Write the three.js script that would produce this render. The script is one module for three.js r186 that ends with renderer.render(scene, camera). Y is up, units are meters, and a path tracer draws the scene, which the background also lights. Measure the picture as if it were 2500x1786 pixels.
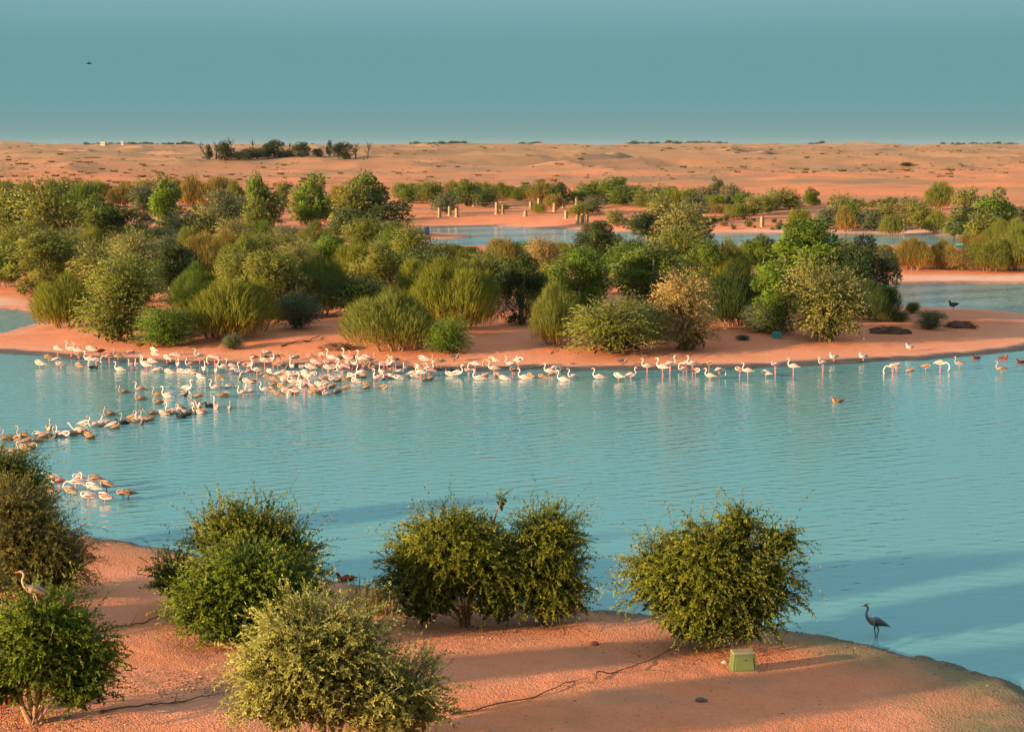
import * as THREE from 'three';
import { mergeGeometries } from 'three/addons/utils/BufferGeometryUtils.js';
import { RoundedBoxGeometry } from 'three/addons/geometries/RoundedBoxGeometry.js';

// ---------------------------------------------------------------- camera, sky, sun, exposure
const scene = new THREE.Scene();
const EYE = 13, FOV = 24, PW = 2500, PH = 1786, HORIZON = 360;
const FOCAL = PH / 2 / Math.tan((FOV * Math.PI) / 360), PITCH = Math.atan((PH / 2 - HORIZON) / FOCAL);
const camera = new THREE.PerspectiveCamera(FOV, 1024 / 731, 1, 12000);
camera.position.set(0, EYE, 0);
camera.rotation.x = -PITCH;
scene.add(camera);

const renderer = new THREE.WebGLRenderer({ antialias: true });
renderer.toneMapping = THREE.LinearToneMapping;
const EXPOSURE = 3.1;
renderer.toneMappingExposure = EXPOSURE;
renderer.shadowMap.enabled = true;
renderer.setSize(1024, 731);

const SUN_EL = 10.8 * Math.PI / 180, SUN_BACK = 29 * Math.PI / 180;
const sunDir = new THREE.Vector3(-Math.cos(SUN_BACK) * Math.cos(SUN_EL), Math.sin(SUN_EL), Math.sin(SUN_BACK) * Math.cos(SUN_EL));
{ // evening sky: dusky teal band low down, paler overhead, warmer round the sun
  const W = 1024, H = 512, data = new Float32Array(W * H * 4);
  const stops = [[0, .215, .355, .36], [.7, .175, .335, .342], [1.8, .125, .31, .325], [3, .128, .315, .335], [5.2, .225, .42, .465], [12, .25, .44, .48], [18, .34, .52, .565], [32, .62, .76, .81], [90, .69, .83, .88]];
  for (let j = 0; j < H; j++) {
    const el = ((j + .5) / H - .5) * 180, e = Math.max(0, el);
    let k = 0; while (k < stops.length - 2 && e > stops[k + 1][0]) k++;
    const a = stops[k], b = stops[k + 1], t = Math.min(1, (e - a[0]) / (b[0] - a[0]));
    const cy = Math.sin(e * Math.PI / 180), cr = Math.cos(e * Math.PI / 180);
    for (let i = 0; i < W; i++) {
      const az = ((i + .5) / W - .5) * 2 * Math.PI, c = Math.max(0, Math.cos(az) * cr * sunDir.x + cy * sunDir.y + Math.sin(az) * cr * sunDir.z);
      const glow = .28 * c ** 3 + .6 * c ** 24, o = (j * W + i) * 4;
      for (let n = 0; n < 3; n++) data[o + n] = (a[n + 1] + (b[n + 1] - a[n + 1]) * t + glow * [1.0, .78, .5][n]) / EXPOSURE;
      data[o + 3] = 1;
    }
  }
  const sky = new THREE.DataTexture(data, W, H, THREE.RGBAFormat, THREE.FloatType);
  sky.mapping = THREE.EquirectangularReflectionMapping; sky.magFilter = THREE.LinearFilter; sky.needsUpdate = true;
  scene.background = sky; scene.environment = sky;
}
const sun = new THREE.DirectionalLight(new THREE.Color().setRGB(1, .62, .31), 4.9);
sun.position.copy(sunDir).multiplyScalar(300).add(new THREE.Vector3(0, 0, -130));
sun.target.position.set(0, 0, -130);
sun.castShadow = true;
sun.shadow.mapSize.set(4096, 4096); sun.shadow.radius = 2;
Object.assign(sun.shadow.camera, { left: -180, right: 180, top: 180, bottom: -180, near: 1, far: 900 });
scene.add(sun, sun.target);
scene.fog = new THREE.FogExp2(new THREE.Color().setRGB(.62, .74, .76), .00002);

// ---------------------------------------------------------------- helpers
const V = (x, y, z) => new THREE.Vector3(x, y, z);
function rng(seed) { let a = seed >>> 0; return () => { a = (a + 0x6d2b79f5) | 0; let t = Math.imul(a ^ (a >>> 15), 1 | a); t = (t + Math.imul(t ^ (t >>> 7), 61 | t)) ^ t; return ((t ^ (t >>> 14)) >>> 0) / 4294967296; }; }
const lerp = (a, b, t) => a + (b - a) * t, clamp = (x, a = 0, b = 1) => Math.min(b, Math.max(a, x));
const smooth = (a, b, x) => { const t = clamp((x - a) / (b - a)); return t * t * (3 - 2 * t); };
const mix3 = (a, b, t) => [lerp(a[0], b[0], t), lerp(a[1], b[1], t), lerp(a[2], b[2], t)];
function hash2(x, y) { let h = Math.imul(x | 0, 374761393) + Math.imul(y | 0, 668265263) | 0; h = Math.imul(h ^ (h >>> 13), 1274126177); return ((h ^ (h >>> 16)) >>> 0) / 4294967296; }
function noise(x, y) {
  const ix = Math.floor(x), iy = Math.floor(y), fx = x - ix, fy = y - iy, u = fx * fx * (3 - 2 * fx), v = fy * fy * (3 - 2 * fy);
  return lerp(lerp(hash2(ix, iy), hash2(ix + 1, iy), u), lerp(hash2(ix, iy + 1), hash2(ix + 1, iy + 1), u), v) * 2 - 1;
}
const fbm = (x, y, n = 4) => { let s = 0, a = .5; for (let i = 0; i < n; i++) { s += a * noise(x, y); x = x * 2.03 + 17.1; y = y * 2.03 - 9.7; a *= .5; } return s; };
const used = new Map();
function numbered(name) { const n = used.get(name) ?? 0; used.set(name, n + 1); return n ? `${name}_${String(n).padStart(3, '0')}` : name; }
function tag(o, label, category, group) { o.userData.label = label; o.userData.category = category; if (group) o.userData.group = group; return o; }
function thing(name, p, label, category, group, turn = 0) {
  const o = new THREE.Group(); o.name = numbered(name); o.position.copy(p); o.rotation.y = turn; scene.add(o);
  return tag(o, label, category, group);
}
function part(name, geo, mat, parent) { const m = new THREE.Mesh(geo, mat); m.name = name; m.castShadow = m.receiveShadow = true; parent.add(m); return m; }
function copyOf(src, p, turn, label, category, group) {
  const o = src.clone(); o.name = numbered(src.userData.kindName); o.position.copy(p); o.rotation.y = turn; o.userData = {}; scene.add(o);
  return tag(o, label, category, group);
}
const rgb = (r, g, b) => new THREE.Color().setRGB(r, g, b);
const mat = (c, rough = .85, more = {}) => new THREE.MeshStandardMaterial({ color: rgb(...c), roughness: rough, ...more });

// a swept tube: path points, one radius pair (across, up) per point
function tube(points, radii, sides = 8) {
  const n = points.length, pos = [], idx = [], nor = [];
  let up = V(0, 0, 1);
  const P = points.map((p) => (p.isVector3 ? p : V(...p)));
  for (let i = 0; i < n; i++) {
    const t = P[Math.min(n - 1, i + 1)].clone().sub(P[Math.max(0, i - 1)]).normalize();
    const side = up.clone().addScaledVector(t, -up.dot(t));
    if (side.lengthSq() < 1e-6) side.set(1, 0, 0).addScaledVector(t, -t.x);
    side.normalize(); up = side.clone();
    const b = t.clone().cross(side), r = Array.isArray(radii[i]) ? radii[i] : [radii[i], radii[i]];
    for (let k = 0; k < sides; k++) {
      const a = (k / sides) * 2 * Math.PI, d = side.clone().multiplyScalar(Math.cos(a) * r[0]).addScaledVector(b, Math.sin(a) * r[1]);
      pos.push(P[i].x + d.x, P[i].y + d.y, P[i].z + d.z); d.normalize(); nor.push(d.x, d.y, d.z);
    }
  }
  for (let i = 0; i < n - 1; i++) for (let k = 0; k < sides; k++) {
    const a = i * sides + k, b = i * sides + (k + 1) % sides, c = a + sides, d = b + sides;
    idx.push(a, b, c, b, d, c);
  }
  for (const e of [0, n - 1]) {
    const c = pos.length / 3; pos.push(P[e].x, P[e].y, P[e].z);
    const t = P[Math.min(n - 1, e + 1)].clone().sub(P[Math.max(0, e - 1)]).normalize().multiplyScalar(e ? 1 : -1); nor.push(t.x, t.y, t.z);
    for (let k = 0; k < sides; k++) { const a = e * sides + k, b = e * sides + (k + 1) % sides; e ? idx.push(a, b, c) : idx.push(b, a, c); }
  }
  const g = new THREE.BufferGeometry();
  g.setAttribute('position', new THREE.Float32BufferAttribute(pos, 3)); g.setAttribute('normal', new THREE.Float32BufferAttribute(nor, 3)); g.setIndex(idx);
  return g;
}
function curve(points, n) { return new THREE.CatmullRomCurve3(points.map((p) => V(...p)), false, 'centripetal').getPoints(n - 1); }
const spread = (list, n) => Array.from({ length: n }, (_, i) => { const t = (i / (n - 1)) * (list.length - 1), k = Math.min(list.length - 2, Math.floor(t)), f = t - k, a = [].concat(list[k]), b = [].concat(list[k + 1]); const r = [lerp(a[0], b[0], f), lerp(a[1] ?? a[0], b[1] ?? b[0], f)]; return r; });

// ---------------------------------------------------------------- land and water
// Shore corners were measured on the photograph; a point of it is a ray from the eye, met with the water level.
function rayOf(px, py) {
  const x = (px - PW / 2) / FOCAL, y = (PH / 2 - py) / FOCAL, c = Math.cos(PITCH), s = Math.sin(PITCH);
  return V(x, y * c - s, -c - y * s);
}
const flat = (px, py) => { const r = rayOf(px, py), t = EYE / -r.y; return [r.x * t, r.z * t]; };
const shores = [
  [[-900, 850], [-300, 855], [0, 863], [80, 868], [170, 876], [250, 881], [340, 887], [390, 889], [520, 893], [640, 897], [900, 903], [1130, 907], [1300, 903], [1400, 906], [1600, 905], [1850, 898], [1960, 893], [2150, 884], [2250, 879], [2330, 873], [2430, 866], [2500, 855], [2600, 835], [2640, 805], [2600, 780], [2500, 764], [2440, 758], [2330, 754], [2200, 748], [2110, 744], [2085, 720], [2150, 692], [2300, 691], [2500, 692], [3000, 690], [3600, 700], [3600, 1900], [2800, 1900], [2590, 1786], [2530, 1712], [2482, 1676], [2400, 1645], [2308, 1615], [2195, 1593], [2112, 1569], [2030, 1552], [1903, 1534], [1700, 1510], [1547, 1497], [1439, 1489], [1378, 1489], [1200, 1470], [980, 1438], [830, 1423], [791, 1414], [435, 1350], [243, 1315], [143, 1297], [0, 1275], [-300, 1240], [-1000, 1180], [-1600, 1100], [-1600, 860]],
  [[-900, 745], [-200, 750], [0, 753], [60, 757], [120, 765], [130, 780], [80, 793], [0, 815], [-200, 830], [-900, 834]],
  [[1010, 562], [1050, 557], [1120, 553], [1200, 552], [1300, 556], [1400, 560], [1520, 567], [1640, 568], [1800, 570], [2030, 571], [2200, 572], [2330, 575], [2390, 583], [2380, 604], [2200, 600], [1500, 604], [1060, 602], [1040, 588], [1120, 583], [1160, 578], [1130, 573], [1050, 568]],
].map((poly) => poly.map(([x, y]) => flat(x, y)));
function toShore(x, z) { // metres to the nearest shore, positive on land
  let best = 1e9, wet = false;
  for (const poly of shores) {
    let inside = false;
    for (let i = 0, j = poly.length - 1; i < poly.length; j = i++) {
      const [ax, az] = poly[j], [bx, bz] = poly[i], dx = bx - ax, dz = bz - az;
      const t = clamp(((x - ax) * dx + (z - az) * dz) / (dx * dx + dz * dz)), ex = x - ax - t * dx, ez = z - az - t * dz, d = ex * ex + ez * ez;
      if (d < best) best = d;
      if ((az > z) !== (bz > z) && x < ax + ((z - az) / (bz - az)) * dx) inside = !inside;
    }
    if (inside) wet = true;
  }
  return (wet ? -1 : 1) * Math.sqrt(best);
}
const RISE = [[0, 0], [285, 0], [330, 1.2], [420, 3.3], [560, 5.3], [750, 7.3], [1000, 8.7], [1500, 10.2], [2400, 12.0], [3600, 13.2], [4600, 13.6], [6000, 0]];
function rise(r) { let k = 0; while (k < RISE.length - 2 && r > RISE[k + 1][0]) k++; return lerp(RISE[k][1], RISE[k + 1][1], clamp((r - RISE[k][0]) / (RISE[k + 1][0] - RISE[k][0]))); }
function land(x, z) { // [height, metres to shore]
  const r = Math.hypot(x, z), far = r > 420;
  let s = far ? 99 : toShore(x, z);
  if (!far) s += .5 * fbm(x * .35, z * .35, 3) * smooth(28, 60, r) + .28 * fbm(x * 1.3 + 5, z * 1.3, 2) + (r < 75 ? .11 * noise(x * 3.1, z * 3.1) : 0);
  const near = r < 70;
  let h;
  if (s < 0) h = Math.max(-1.1, s * .22) - .02;
  else h = .10 * smooth(0, .5, s) + (near ? .035 : .045) * Math.min(s, 7) + .5 * smooth(3, 16, s);
  const dry = smooth(1.5, 9, s);
  h += dry * (.22 * fbm(x * .11, z * .11, 3) + .035 * fbm(x * .8, z * .8, 2));
  if (r > 285) {
    const k = smooth(285, 420, r), kk = smooth(600, 1500, r), kf = smooth(1400, 3000, r);
    h += dry * rise(r) + k * (1.3 * fbm(x * .012 + 3, z * .016, 4) + .9 * Math.abs(noise(x * .028, z * .045)) + .35 * noise(x * .08, z * .11)) + smooth(400, 700, r) * 5 * ((1 - Math.abs(noise(x * .013 + 2 + .35 * noise(x * .03, z * .03), z * .017 + 5))) ** 2 - .45) + smooth(330, 450, r) * .8 * (.5 - Math.abs(noise(x * .05, z * .07))) + kk * (3.0 * fbm(x * .0042 + 9, z * .0065 - 3, 4)) + kf * 6.5 * fbm(x * .0045 + 31, z * .0022 + 8, 3);
    // the low crest that carries the grove, and two far dune humps
    h += 1.5 * Math.exp(-(((x + 118) / 46) ** 2) - (((z + 815) / 60) ** 2));
    h += 6.5 * Math.exp(-(((x - 560) / 70) ** 2) - (((z + 2650) / 120) ** 2)) + 9 * Math.exp(-(((x + 880) / 150) ** 2) - (((z + 3000) / 220) ** 2)) - 3.2 * Math.exp(-(((x + 480) / 170) ** 2) - (((z + 3000) / 500) ** 2));
  }
  return [h, s];
}
const ground = (x, z) => Math.max(0, land(x, z)[0]);
function at(px, py) { // where that ray meets the ground or the water
  const r = rayOf(px, py); let a = 15, b = 15;
  const under = (t) => EYE + r.y * t < ground(r.x * t, r.z * t);
  while (b < 5200 && !under(b)) { a = b; b *= 1.004; }
  for (let i = 0; i < 18; i++) { const m = (a + b) / 2; under(m) ? (b = m) : (a = m); }
  return V(r.x * b, ground(r.x * b, r.z * b), r.z * b);
}
const perPixel = (p) => Math.hypot(p.x, EYE - p.y, p.z) / FOCAL; // metres in one pixel of the photograph there

function texture(size, fill, srgb = false, n = 4) {
  const data = new Uint8Array(size * size * 4);
  for (let y = 0; y < size; y++) for (let x = 0; x < size; x++) { const c = fill(x / size, y / size), o = (y * size + x) * 4; data[o] = c[0]; data[o + 1] = c[1] ?? c[0]; data[o + 2] = c[2] ?? c[0]; data[o + 3] = 255; }
  const t = new THREE.DataTexture(data, size, size); t.wrapS = t.wrapT = THREE.RepeatWrapping; t.magFilter = THREE.LinearFilter; t.minFilter = THREE.LinearMipmapLinearFilter;
  if (srgb) t.colorSpace = THREE.SRGBColorSpace; t.needsUpdate = true; return t;
}
// tileable value noise
function tiled(seed, cells) { const r = rng(seed), g = Float32Array.from({ length: cells * cells }, () => r()); return (u, v) => { const x = u * cells, y = v * cells, ix = Math.floor(x), iy = Math.floor(y), fx = x - ix, fy = y - iy, a = fx * fx * (3 - 2 * fx), b = fy * fy * (3 - 2 * fy), q = (i, j) => g[((iy + j) % cells + cells) % cells * cells + ((ix + i) % cells + cells) % cells]; return lerp(lerp(q(0, 0), q(1, 0), a), lerp(q(0, 1), q(1, 1), a), b); }; }

{ // one sheet of ground: rings that widen with distance from the lookout
  const rs = []; for (let r = 4; r < 28; r *= 1.06) rs.push(r);
  for (let r = 28; r < 6000;) { rs.push(r); r *= r < 330 ? 1.0042 : 1.0075; } rs.push(6200);
  const as = []; for (let a = -180; a < -24; a += 6) as.push(a);
  for (let a = -24; a < -18.5; a += .7) as.push(a); for (let a = -18.5; a < 18.5; a += .125) as.push(a); for (let a = 18.5; a < 24; a += .7) as.push(a); for (let a = 24; a <= 180.1; a += 6) as.push(a);
  const nr = rs.length, na = as.length, pos = new Float32Array(nr * na * 3), col = new Float32Array(nr * na * 3), uv = new Float32Array(nr * na * 2), idx = new Uint32Array((nr - 1) * (na - 1) * 6);
  const red = [.56, .18, .072], pink = [.60, .242, .138], pale = [.62, .35, .27], mud = [.20, .135, .085], wet = [.035, .05, .06], green = [.15, .135, .06], greyg = [.20, .135, .07], far = [.325, .168, .082];
  let o = 0;
  for (let i = 0; i < nr; i++) for (let j = 0; j < na; j++, o++) {
    const a = as[j] * Math.PI / 180, x = Math.sin(a) * rs[i], z = -Math.cos(a) * rs[i], r = rs[i], [h, s] = land(x, z);
    pos[o * 3] = x; pos[o * 3 + 1] = h; pos[o * 3 + 2] = z; uv[o * 2] = x; uv[o * 2 + 1] = z;
    const n1 = fbm(x * .22, z * .22, 4), n2 = fbm(x * .9 + 40, z * .9, 3);
    let c;
    if (r < 75) { // the bank below the lookout
      c = mix3(pink, red, clamp(.45 + 1.1 * n1 + .3 * n2));
      c = mix3(c, mud, .55 * smooth(3.6, .3, s + .9 * n2));
      const east = smooth(1, 5, x - 4);
      c = mix3(c, green, east * .9 * smooth(4.0, .9, s + 2.4 * n1) * smooth(-.4, .1, n2 + .1));
      c = mix3(c, [.075, .07, .05], smooth(1.1, .25, s + .5 * n2 + .25 * n1) * .85);
      c = mix3(c, mud, .3 * smooth(.1, .45, fbm(x * .5 + 11, z * .5, 3)));
    } else if (r < 300) {
      c = mix3(mix3([.50, .155, .062], [.56, .20, .098], clamp(.5 + n1)), pink, .85 * clamp(smooth(7, 3, s) + .3 * n2));
      c = mix3(c, pale, .35 * smooth(2.8, 1.2, s + n1) * smooth(.2, .9, s));
      const rightBank = smooth(30, 45, x) * smooth(-155, -165, z) + smooth(-38, -44, x) * smooth(-134, -142, z);
      c = mix3(c, [.58, .43, .37], .8 * clamp(rightBank) * smooth(7, 4, s) * smooth(.9, 1.8, s));
      c = mix3(c, wet, smooth(1.5, .9, s + .35 * n2) * (z > -118 ? .97 : .3));
    } else {
      c = mix3(red, far, smooth(300, 700, r));
      const scrub = smooth(.02, .32, fbm(x * .02 + 7, z * .035, 4)) * .55 + smooth(.0, .3, fbm(x * .09, z * .12 + 3, 3)) * .4;
      c = mix3(c, greyg, clamp(scrub) * (r < 420 ? .7 : lerp(.95, .7, smooth(500, 2200, r))));
      c = mix3(c, [.33, .185, .095], smooth(1500, 3200, r) * .5);
    }
    if (s < .05) c = mix3(c, wet, .7);
    col.set(c, o * 3);
  }
  let q = 0;
  for (let i = 0; i < nr - 1; i++) for (let j = 0; j < na - 1; j++) { const a = i * na + j, b = a + na; idx[q++] = a; idx[q++] = a + 1; idx[q++] = b; idx[q++] = a + 1; idx[q++] = b + 1; idx[q++] = b; }
  const g = new THREE.BufferGeometry();
  g.setAttribute('position', new THREE.BufferAttribute(pos, 3)); g.setAttribute('color', new THREE.BufferAttribute(col, 3)); g.setAttribute('uv', new THREE.BufferAttribute(uv, 2)); g.setIndex(new THREE.BufferAttribute(idx, 1));
  g.computeVertexNormals();
  const t1 = tiled(1, 8), t2 = tiled(2, 37), t3 = tiled(3, 111), t4 = tiled(4, 260);
  const grain = texture(1024, (u, v) => { const k = .80 + .10 * t1(u, v) + .10 * t2(u, v) + .14 * t3(u, v) + .24 * t4(u, v) - (t4(v, u) > .86 ? .34 : 0) - (t3(v, u) > .9 ? .16 : 0); return [clamp(k * .86) * 255, clamp(k * .86) * 255, clamp(k * .86) * 255]; });
  const relief = texture(1024, (u, v) => [255 * (.22 * t2(u, v) + .33 * t3(u, v) + .45 * t4(u, v))]);
  grain.repeat.set(1 / 5.3, 1 / 5.3); relief.repeat.set(1 / 6.1, 1 / 6.1);
  const m = new THREE.MeshStandardMaterial({ vertexColors: true, map: grain, bumpMap: relief, bumpScale: .034, roughness: .95 });
  const mesh = part('ground', g, m, scene); mesh.userData = { kind: 'structure', label: 'red desert sand of the lake banks and dunes' };
}
{ // the lake: one level sheet with wind ripples
  const waves = [], r = rng(77);
  for (let i = 0; i < 54; i++) { const len = .17 * 2 ** (r() * 2.8), dir = 1.22 + (r() + r() + r() - 1.5) * .75, k = 16 / len; waves.push([Math.round(Math.cos(dir) * k), Math.round(Math.sin(dir) * k), r() * 6.283, len ** 1.05 * (.5 + r())]); }
  const N = 1024, hgt = new Float32Array(N * N), SN = Float32Array.from({ length: 4096 }, (_, i) => Math.sin(i / 4096 * 2 * Math.PI));
  for (let y = 0; y < N; y++) for (let x = 0; x < N; x++) { let s = 0; for (const [kx, ky, p, a] of waves) { const f = (kx * x / N + ky * y / N) + p / 6.283; s += a * SN[Math.floor((f - Math.floor(f)) * 4096) & 4095]; } hgt[y * N + x] = s; }
  let lo = 1e9, hi = -1e9; for (const v of hgt) { lo = Math.min(lo, v); hi = Math.max(hi, v); }
  const ripples = texture(N, (u, v) => [255 * (hgt[Math.round(v * N) * N + Math.round(u * N)] - lo) / (hi - lo)]);
  ripples.repeat.set(1 / 16, 1 / 16);
  const q1 = tiled(21, 5), q2 = tiled(22, 13), q3 = tiled(23, 41);
  const wind = texture(512, (u, v) => { const k = clamp(.5 * q1(u, v) + .35 * q2(u, v) + .2 * q3(u, v)); return [255, 255 * (.15 + .85 * k), 0]; });
  wind.repeat.set(1 / 90, 1 / 38);
  const g = new THREE.PlaneGeometry(900, 460, 1, 1); g.rotateX(-Math.PI / 2); g.translate(0, 0, -228);
  const p = g.attributes.position, uv = g.attributes.uv; for (let i = 0; i < p.count; i++) uv.setXY(i, p.getX(i), p.getZ(i));
  const m = new THREE.MeshPhysicalMaterial({ color: rgb(.10, .295, .335), roughness: .22, roughnessMap: wind, ior: 1.42, bumpMap: ripples, bumpScale: .042 });
  const w = part('water', g, m, scene); w.userData = { kind: 'structure', label: 'turquoise rippled lake water' };
}

// ---------------------------------------------------------------- foliage
class Leaves {
  constructor() { this.p = []; this.c = []; this.i = []; this.n = []; }
  leaf(x, y, z, d, len, wid, c, r, out) {
    let sx = d.y * (r() - .5) - d.z * (r() - .5) + (r() - .5) * .3, sy = d.z * (r() - .5) - d.x * (r() - .5), sz = d.x * (r() - .5) - d.y * (r() - .5) + (r() - .5) * .3;
    const k = sx * d.x + sy * d.y + sz * d.z; sx -= k * d.x; sy -= k * d.y; sz -= k * d.z;
    const l = wid / 2 / (Math.hypot(sx, sy, sz) || 1); sx *= l; sy *= l; sz *= l;
    const n = this.p.length / 3, m = len * .45;
    this.p.push(x, y, z, x + d.x * m + sx, y + d.y * m + sy, z + d.z * m + sz, x + d.x * len, y + d.y * len, z + d.z * len, x + d.x * m - sx, y + d.y * m - sy, z + d.z * m - sz);
    for (let q = 0; q < 4; q++) this.c.push(c[0], c[1], c[2]);
    let nx = d.y * sz - d.z * sy, ny = d.z * sx - d.x * sz, nz = d.x * sy - d.y * sx; const q = 1 / (Math.hypot(nx, ny, nz) || 1); nx *= q; ny *= q; nz *= q;
    if (out) {
      const turn = nx * out.x + ny * out.y + nz * out.z < 0, f = (turn ? -1 : 1) * .55; nx = nx * f + out.x * .75; ny = ny * f + out.y * .75; nz = nz * f + out.z * .75;
      const g = 1 / Math.hypot(nx, ny, nz); for (let k = 0; k < 4; k++) this.n.push(nx * g, ny * g, nz * g);
      if (turn) this.i.push(n, n + 1, n + 2, n, n + 2, n + 3); else this.i.push(n, n + 2, n + 1, n, n + 3, n + 2);
    } else { for (let k = 0; k < 4; k++) this.n.push(nx, ny, nz); this.i.push(n, n + 2, n + 1, n, n + 3, n + 2); }
  }
  blade(pts, w, cols, side) {
    const n = this.p.length / 3;
    pts.forEach((p, k) => { const ww = w * (1 - .85 * k / (pts.length - 1)) / 2; this.p.push(p[0] - side[0] * ww, p[1], p[2] - side[1] * ww, p[0] + side[0] * ww, p[1], p[2] + side[1] * ww); this.c.push(...cols[k], ...cols[k]); this.n.push(-side[1], .35, side[0], -side[1], .35, side[0]); if (k) { const a = n + 2 * k - 2; this.i.push(a, a + 1, a + 2, a + 1, a + 3, a + 2); } });
  }
  geometry() {
    const g = new THREE.BufferGeometry();
    g.setAttribute('position', new THREE.Float32BufferAttribute(this.p, 3)); g.setAttribute('color', new THREE.Float32BufferAttribute(this.c, 3)); g.setAttribute('normal', new THREE.Float32BufferAttribute(this.n, 3)); g.setIndex(this.i); return g;
  }
}
const leafMats = new Map();
function leafMat(c) { const k = c.join(); if (!leafMats.has(k)) leafMats.set(k, new THREE.MeshPhysicalMaterial({ color: rgb(...c), vertexColors: true, roughness: .95, transmission: .36, thickness: 0, specularIntensity: .3, side: THREE.DoubleSide })); return leafMats.get(k); }
function unit(r) { const y = r() * 2 - 1, a = r() * 6.2832, q = Math.sqrt(1 - y * y); return V(q * Math.cos(a), y, q * Math.sin(a)); }
const bark = mat([.16, .10, .065], .95), paleBark = mat([.36, .20, .115], .95), greyBark = mat([.17, .14, .12], .95);

// vertex colours here are tints of the leaf colour: old inner leaves, mid, young tips
// a clumpy tree, about 7 m tall and 5.4 m wide: rounded leaf masses with gaps between them
function clumpTree(seed, clumps = 44, perClump = 360, big = 1) {
  const r = rng(seed), L = new Leaves(), H = 7, W = 2.7;
  for (let k = 0; k < clumps; k++) {
    const u = unit(r), q = .35 + .6 * r() ** .5, narrow = u.y > .3 ? 1 - .5 * (u.y - .3) : 1, c = V(u.x * W * q * narrow * .86, 3.2 + u.y * 3.2 * q, u.z * W * q * narrow * .86), cr = .55 + .5 * r(), tone = .75 + .55 * r();
    for (let i = 0; i < perClump; i++) {
      const v = unit(r), d = cr * (.55 + .55 * r()), x = c.x + v.x * d * 1.05, y = c.y + v.y * d * .85 - .1 * d * d, z = c.z + v.z * d * 1.05;
      if (y < .15) continue;
      const dir = V(v.x + (r() - .5), v.y * .6 + (r() - .6) * 1.1, v.z + (r() - .5)).normalize();
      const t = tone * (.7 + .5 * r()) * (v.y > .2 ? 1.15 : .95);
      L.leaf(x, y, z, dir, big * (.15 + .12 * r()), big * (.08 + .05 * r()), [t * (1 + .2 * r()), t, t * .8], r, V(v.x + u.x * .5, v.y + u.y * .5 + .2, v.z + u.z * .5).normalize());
    }
  }
  const stems = [];
  for (let s = 0; s < 3; s++) { const a = r() * 6.28, b = .5 + .8 * r(); stems.push(tube(curve([[.12 * Math.cos(a), -.2, .12 * Math.sin(a)], [.3 * Math.cos(a) * b, 1.2, .3 * Math.sin(a) * b], [.9 * Math.cos(a) * b, 3, .9 * Math.sin(a) * b], [1.3 * Math.cos(a) * b, 4.7, 1.3 * Math.sin(a) * b]], 6), spread([.16, .12, .05], 6), 6)); }
  return { crown: L.geometry(), stems, h: 7, w: 5.4 };
}
// a weeping rounded shrub, about 4 m tall and 4 m wide: twigs that arch over and hang
function weepShrub(seed, twigs = 1250, along = 10, big = 1) {
  const r = rng(seed), L = new Leaves(), lob = Array.from({ length: 6 }, (_, k) => [(r() - .5) * 1.7, k % 2 ? .75 + .35 * r() : 1.6 + r() * 1.2, (r() - .5) * 1.7, .95 + .45 * r()]);
  for (let k = 0; k < twigs; k++) {
    const b = lob[k % 6], u = unit(r); const lump = .86 + .3 * noise(u.x * 3 + seed, u.z * 3 + u.y * 2); if (u.y < -.5) u.y *= -.6;
    const q = (.55 + .4 * r()) * lump, x = b[0] + u.x * b[3] * q, y = b[1] + u.y * b[3] * q * 1.05, z = b[2] + u.z * b[3] * q;
    let d = V(u.x, u.y * .5 + .7, u.z).normalize(); const tone = .7 + .6 * r(); let px = x, py = y, pz = z; const step = .09 + .05 * r();
    for (let i = 0; i < along; i++) {
      d = V(d.x + (r() - .5) * .2, d.y - .10, d.z + (r() - .5) * .2).normalize();
      px += d.x * step; py += d.y * step; pz += d.z * step; if (py < .05) break;
      const dir = V(d.x + (r() - .5) * 1.3, d.y + (r() - .5) * 1.3, d.z + (r() - .5) * 1.3).normalize(), t = tone * (.75 + .45 * r() + .25 * i / along);
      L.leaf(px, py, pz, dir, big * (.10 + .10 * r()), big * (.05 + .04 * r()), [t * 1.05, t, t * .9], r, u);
    }
  }
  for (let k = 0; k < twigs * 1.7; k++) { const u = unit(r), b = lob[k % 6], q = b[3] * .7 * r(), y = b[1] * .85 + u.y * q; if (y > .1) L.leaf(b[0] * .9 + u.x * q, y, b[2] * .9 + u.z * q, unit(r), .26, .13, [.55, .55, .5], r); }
  const stems = []; for (let s = 0; s < 4; s++) { const a = s * 1.57 + r(), b = .6 + .5 * r(); stems.push(tube(curve([[.06 * Math.cos(a), -.15, .06 * Math.sin(a)], [.25 * Math.cos(a) * b, .7, .25 * Math.sin(a) * b], [.8 * Math.cos(a) * b, 1.9, .8 * Math.sin(a) * b]], 5), spread([.08, .03], 5), 5)); }
  return { crown: L.geometry(), stems, h: 4, w: 4.1 };
}
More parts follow.
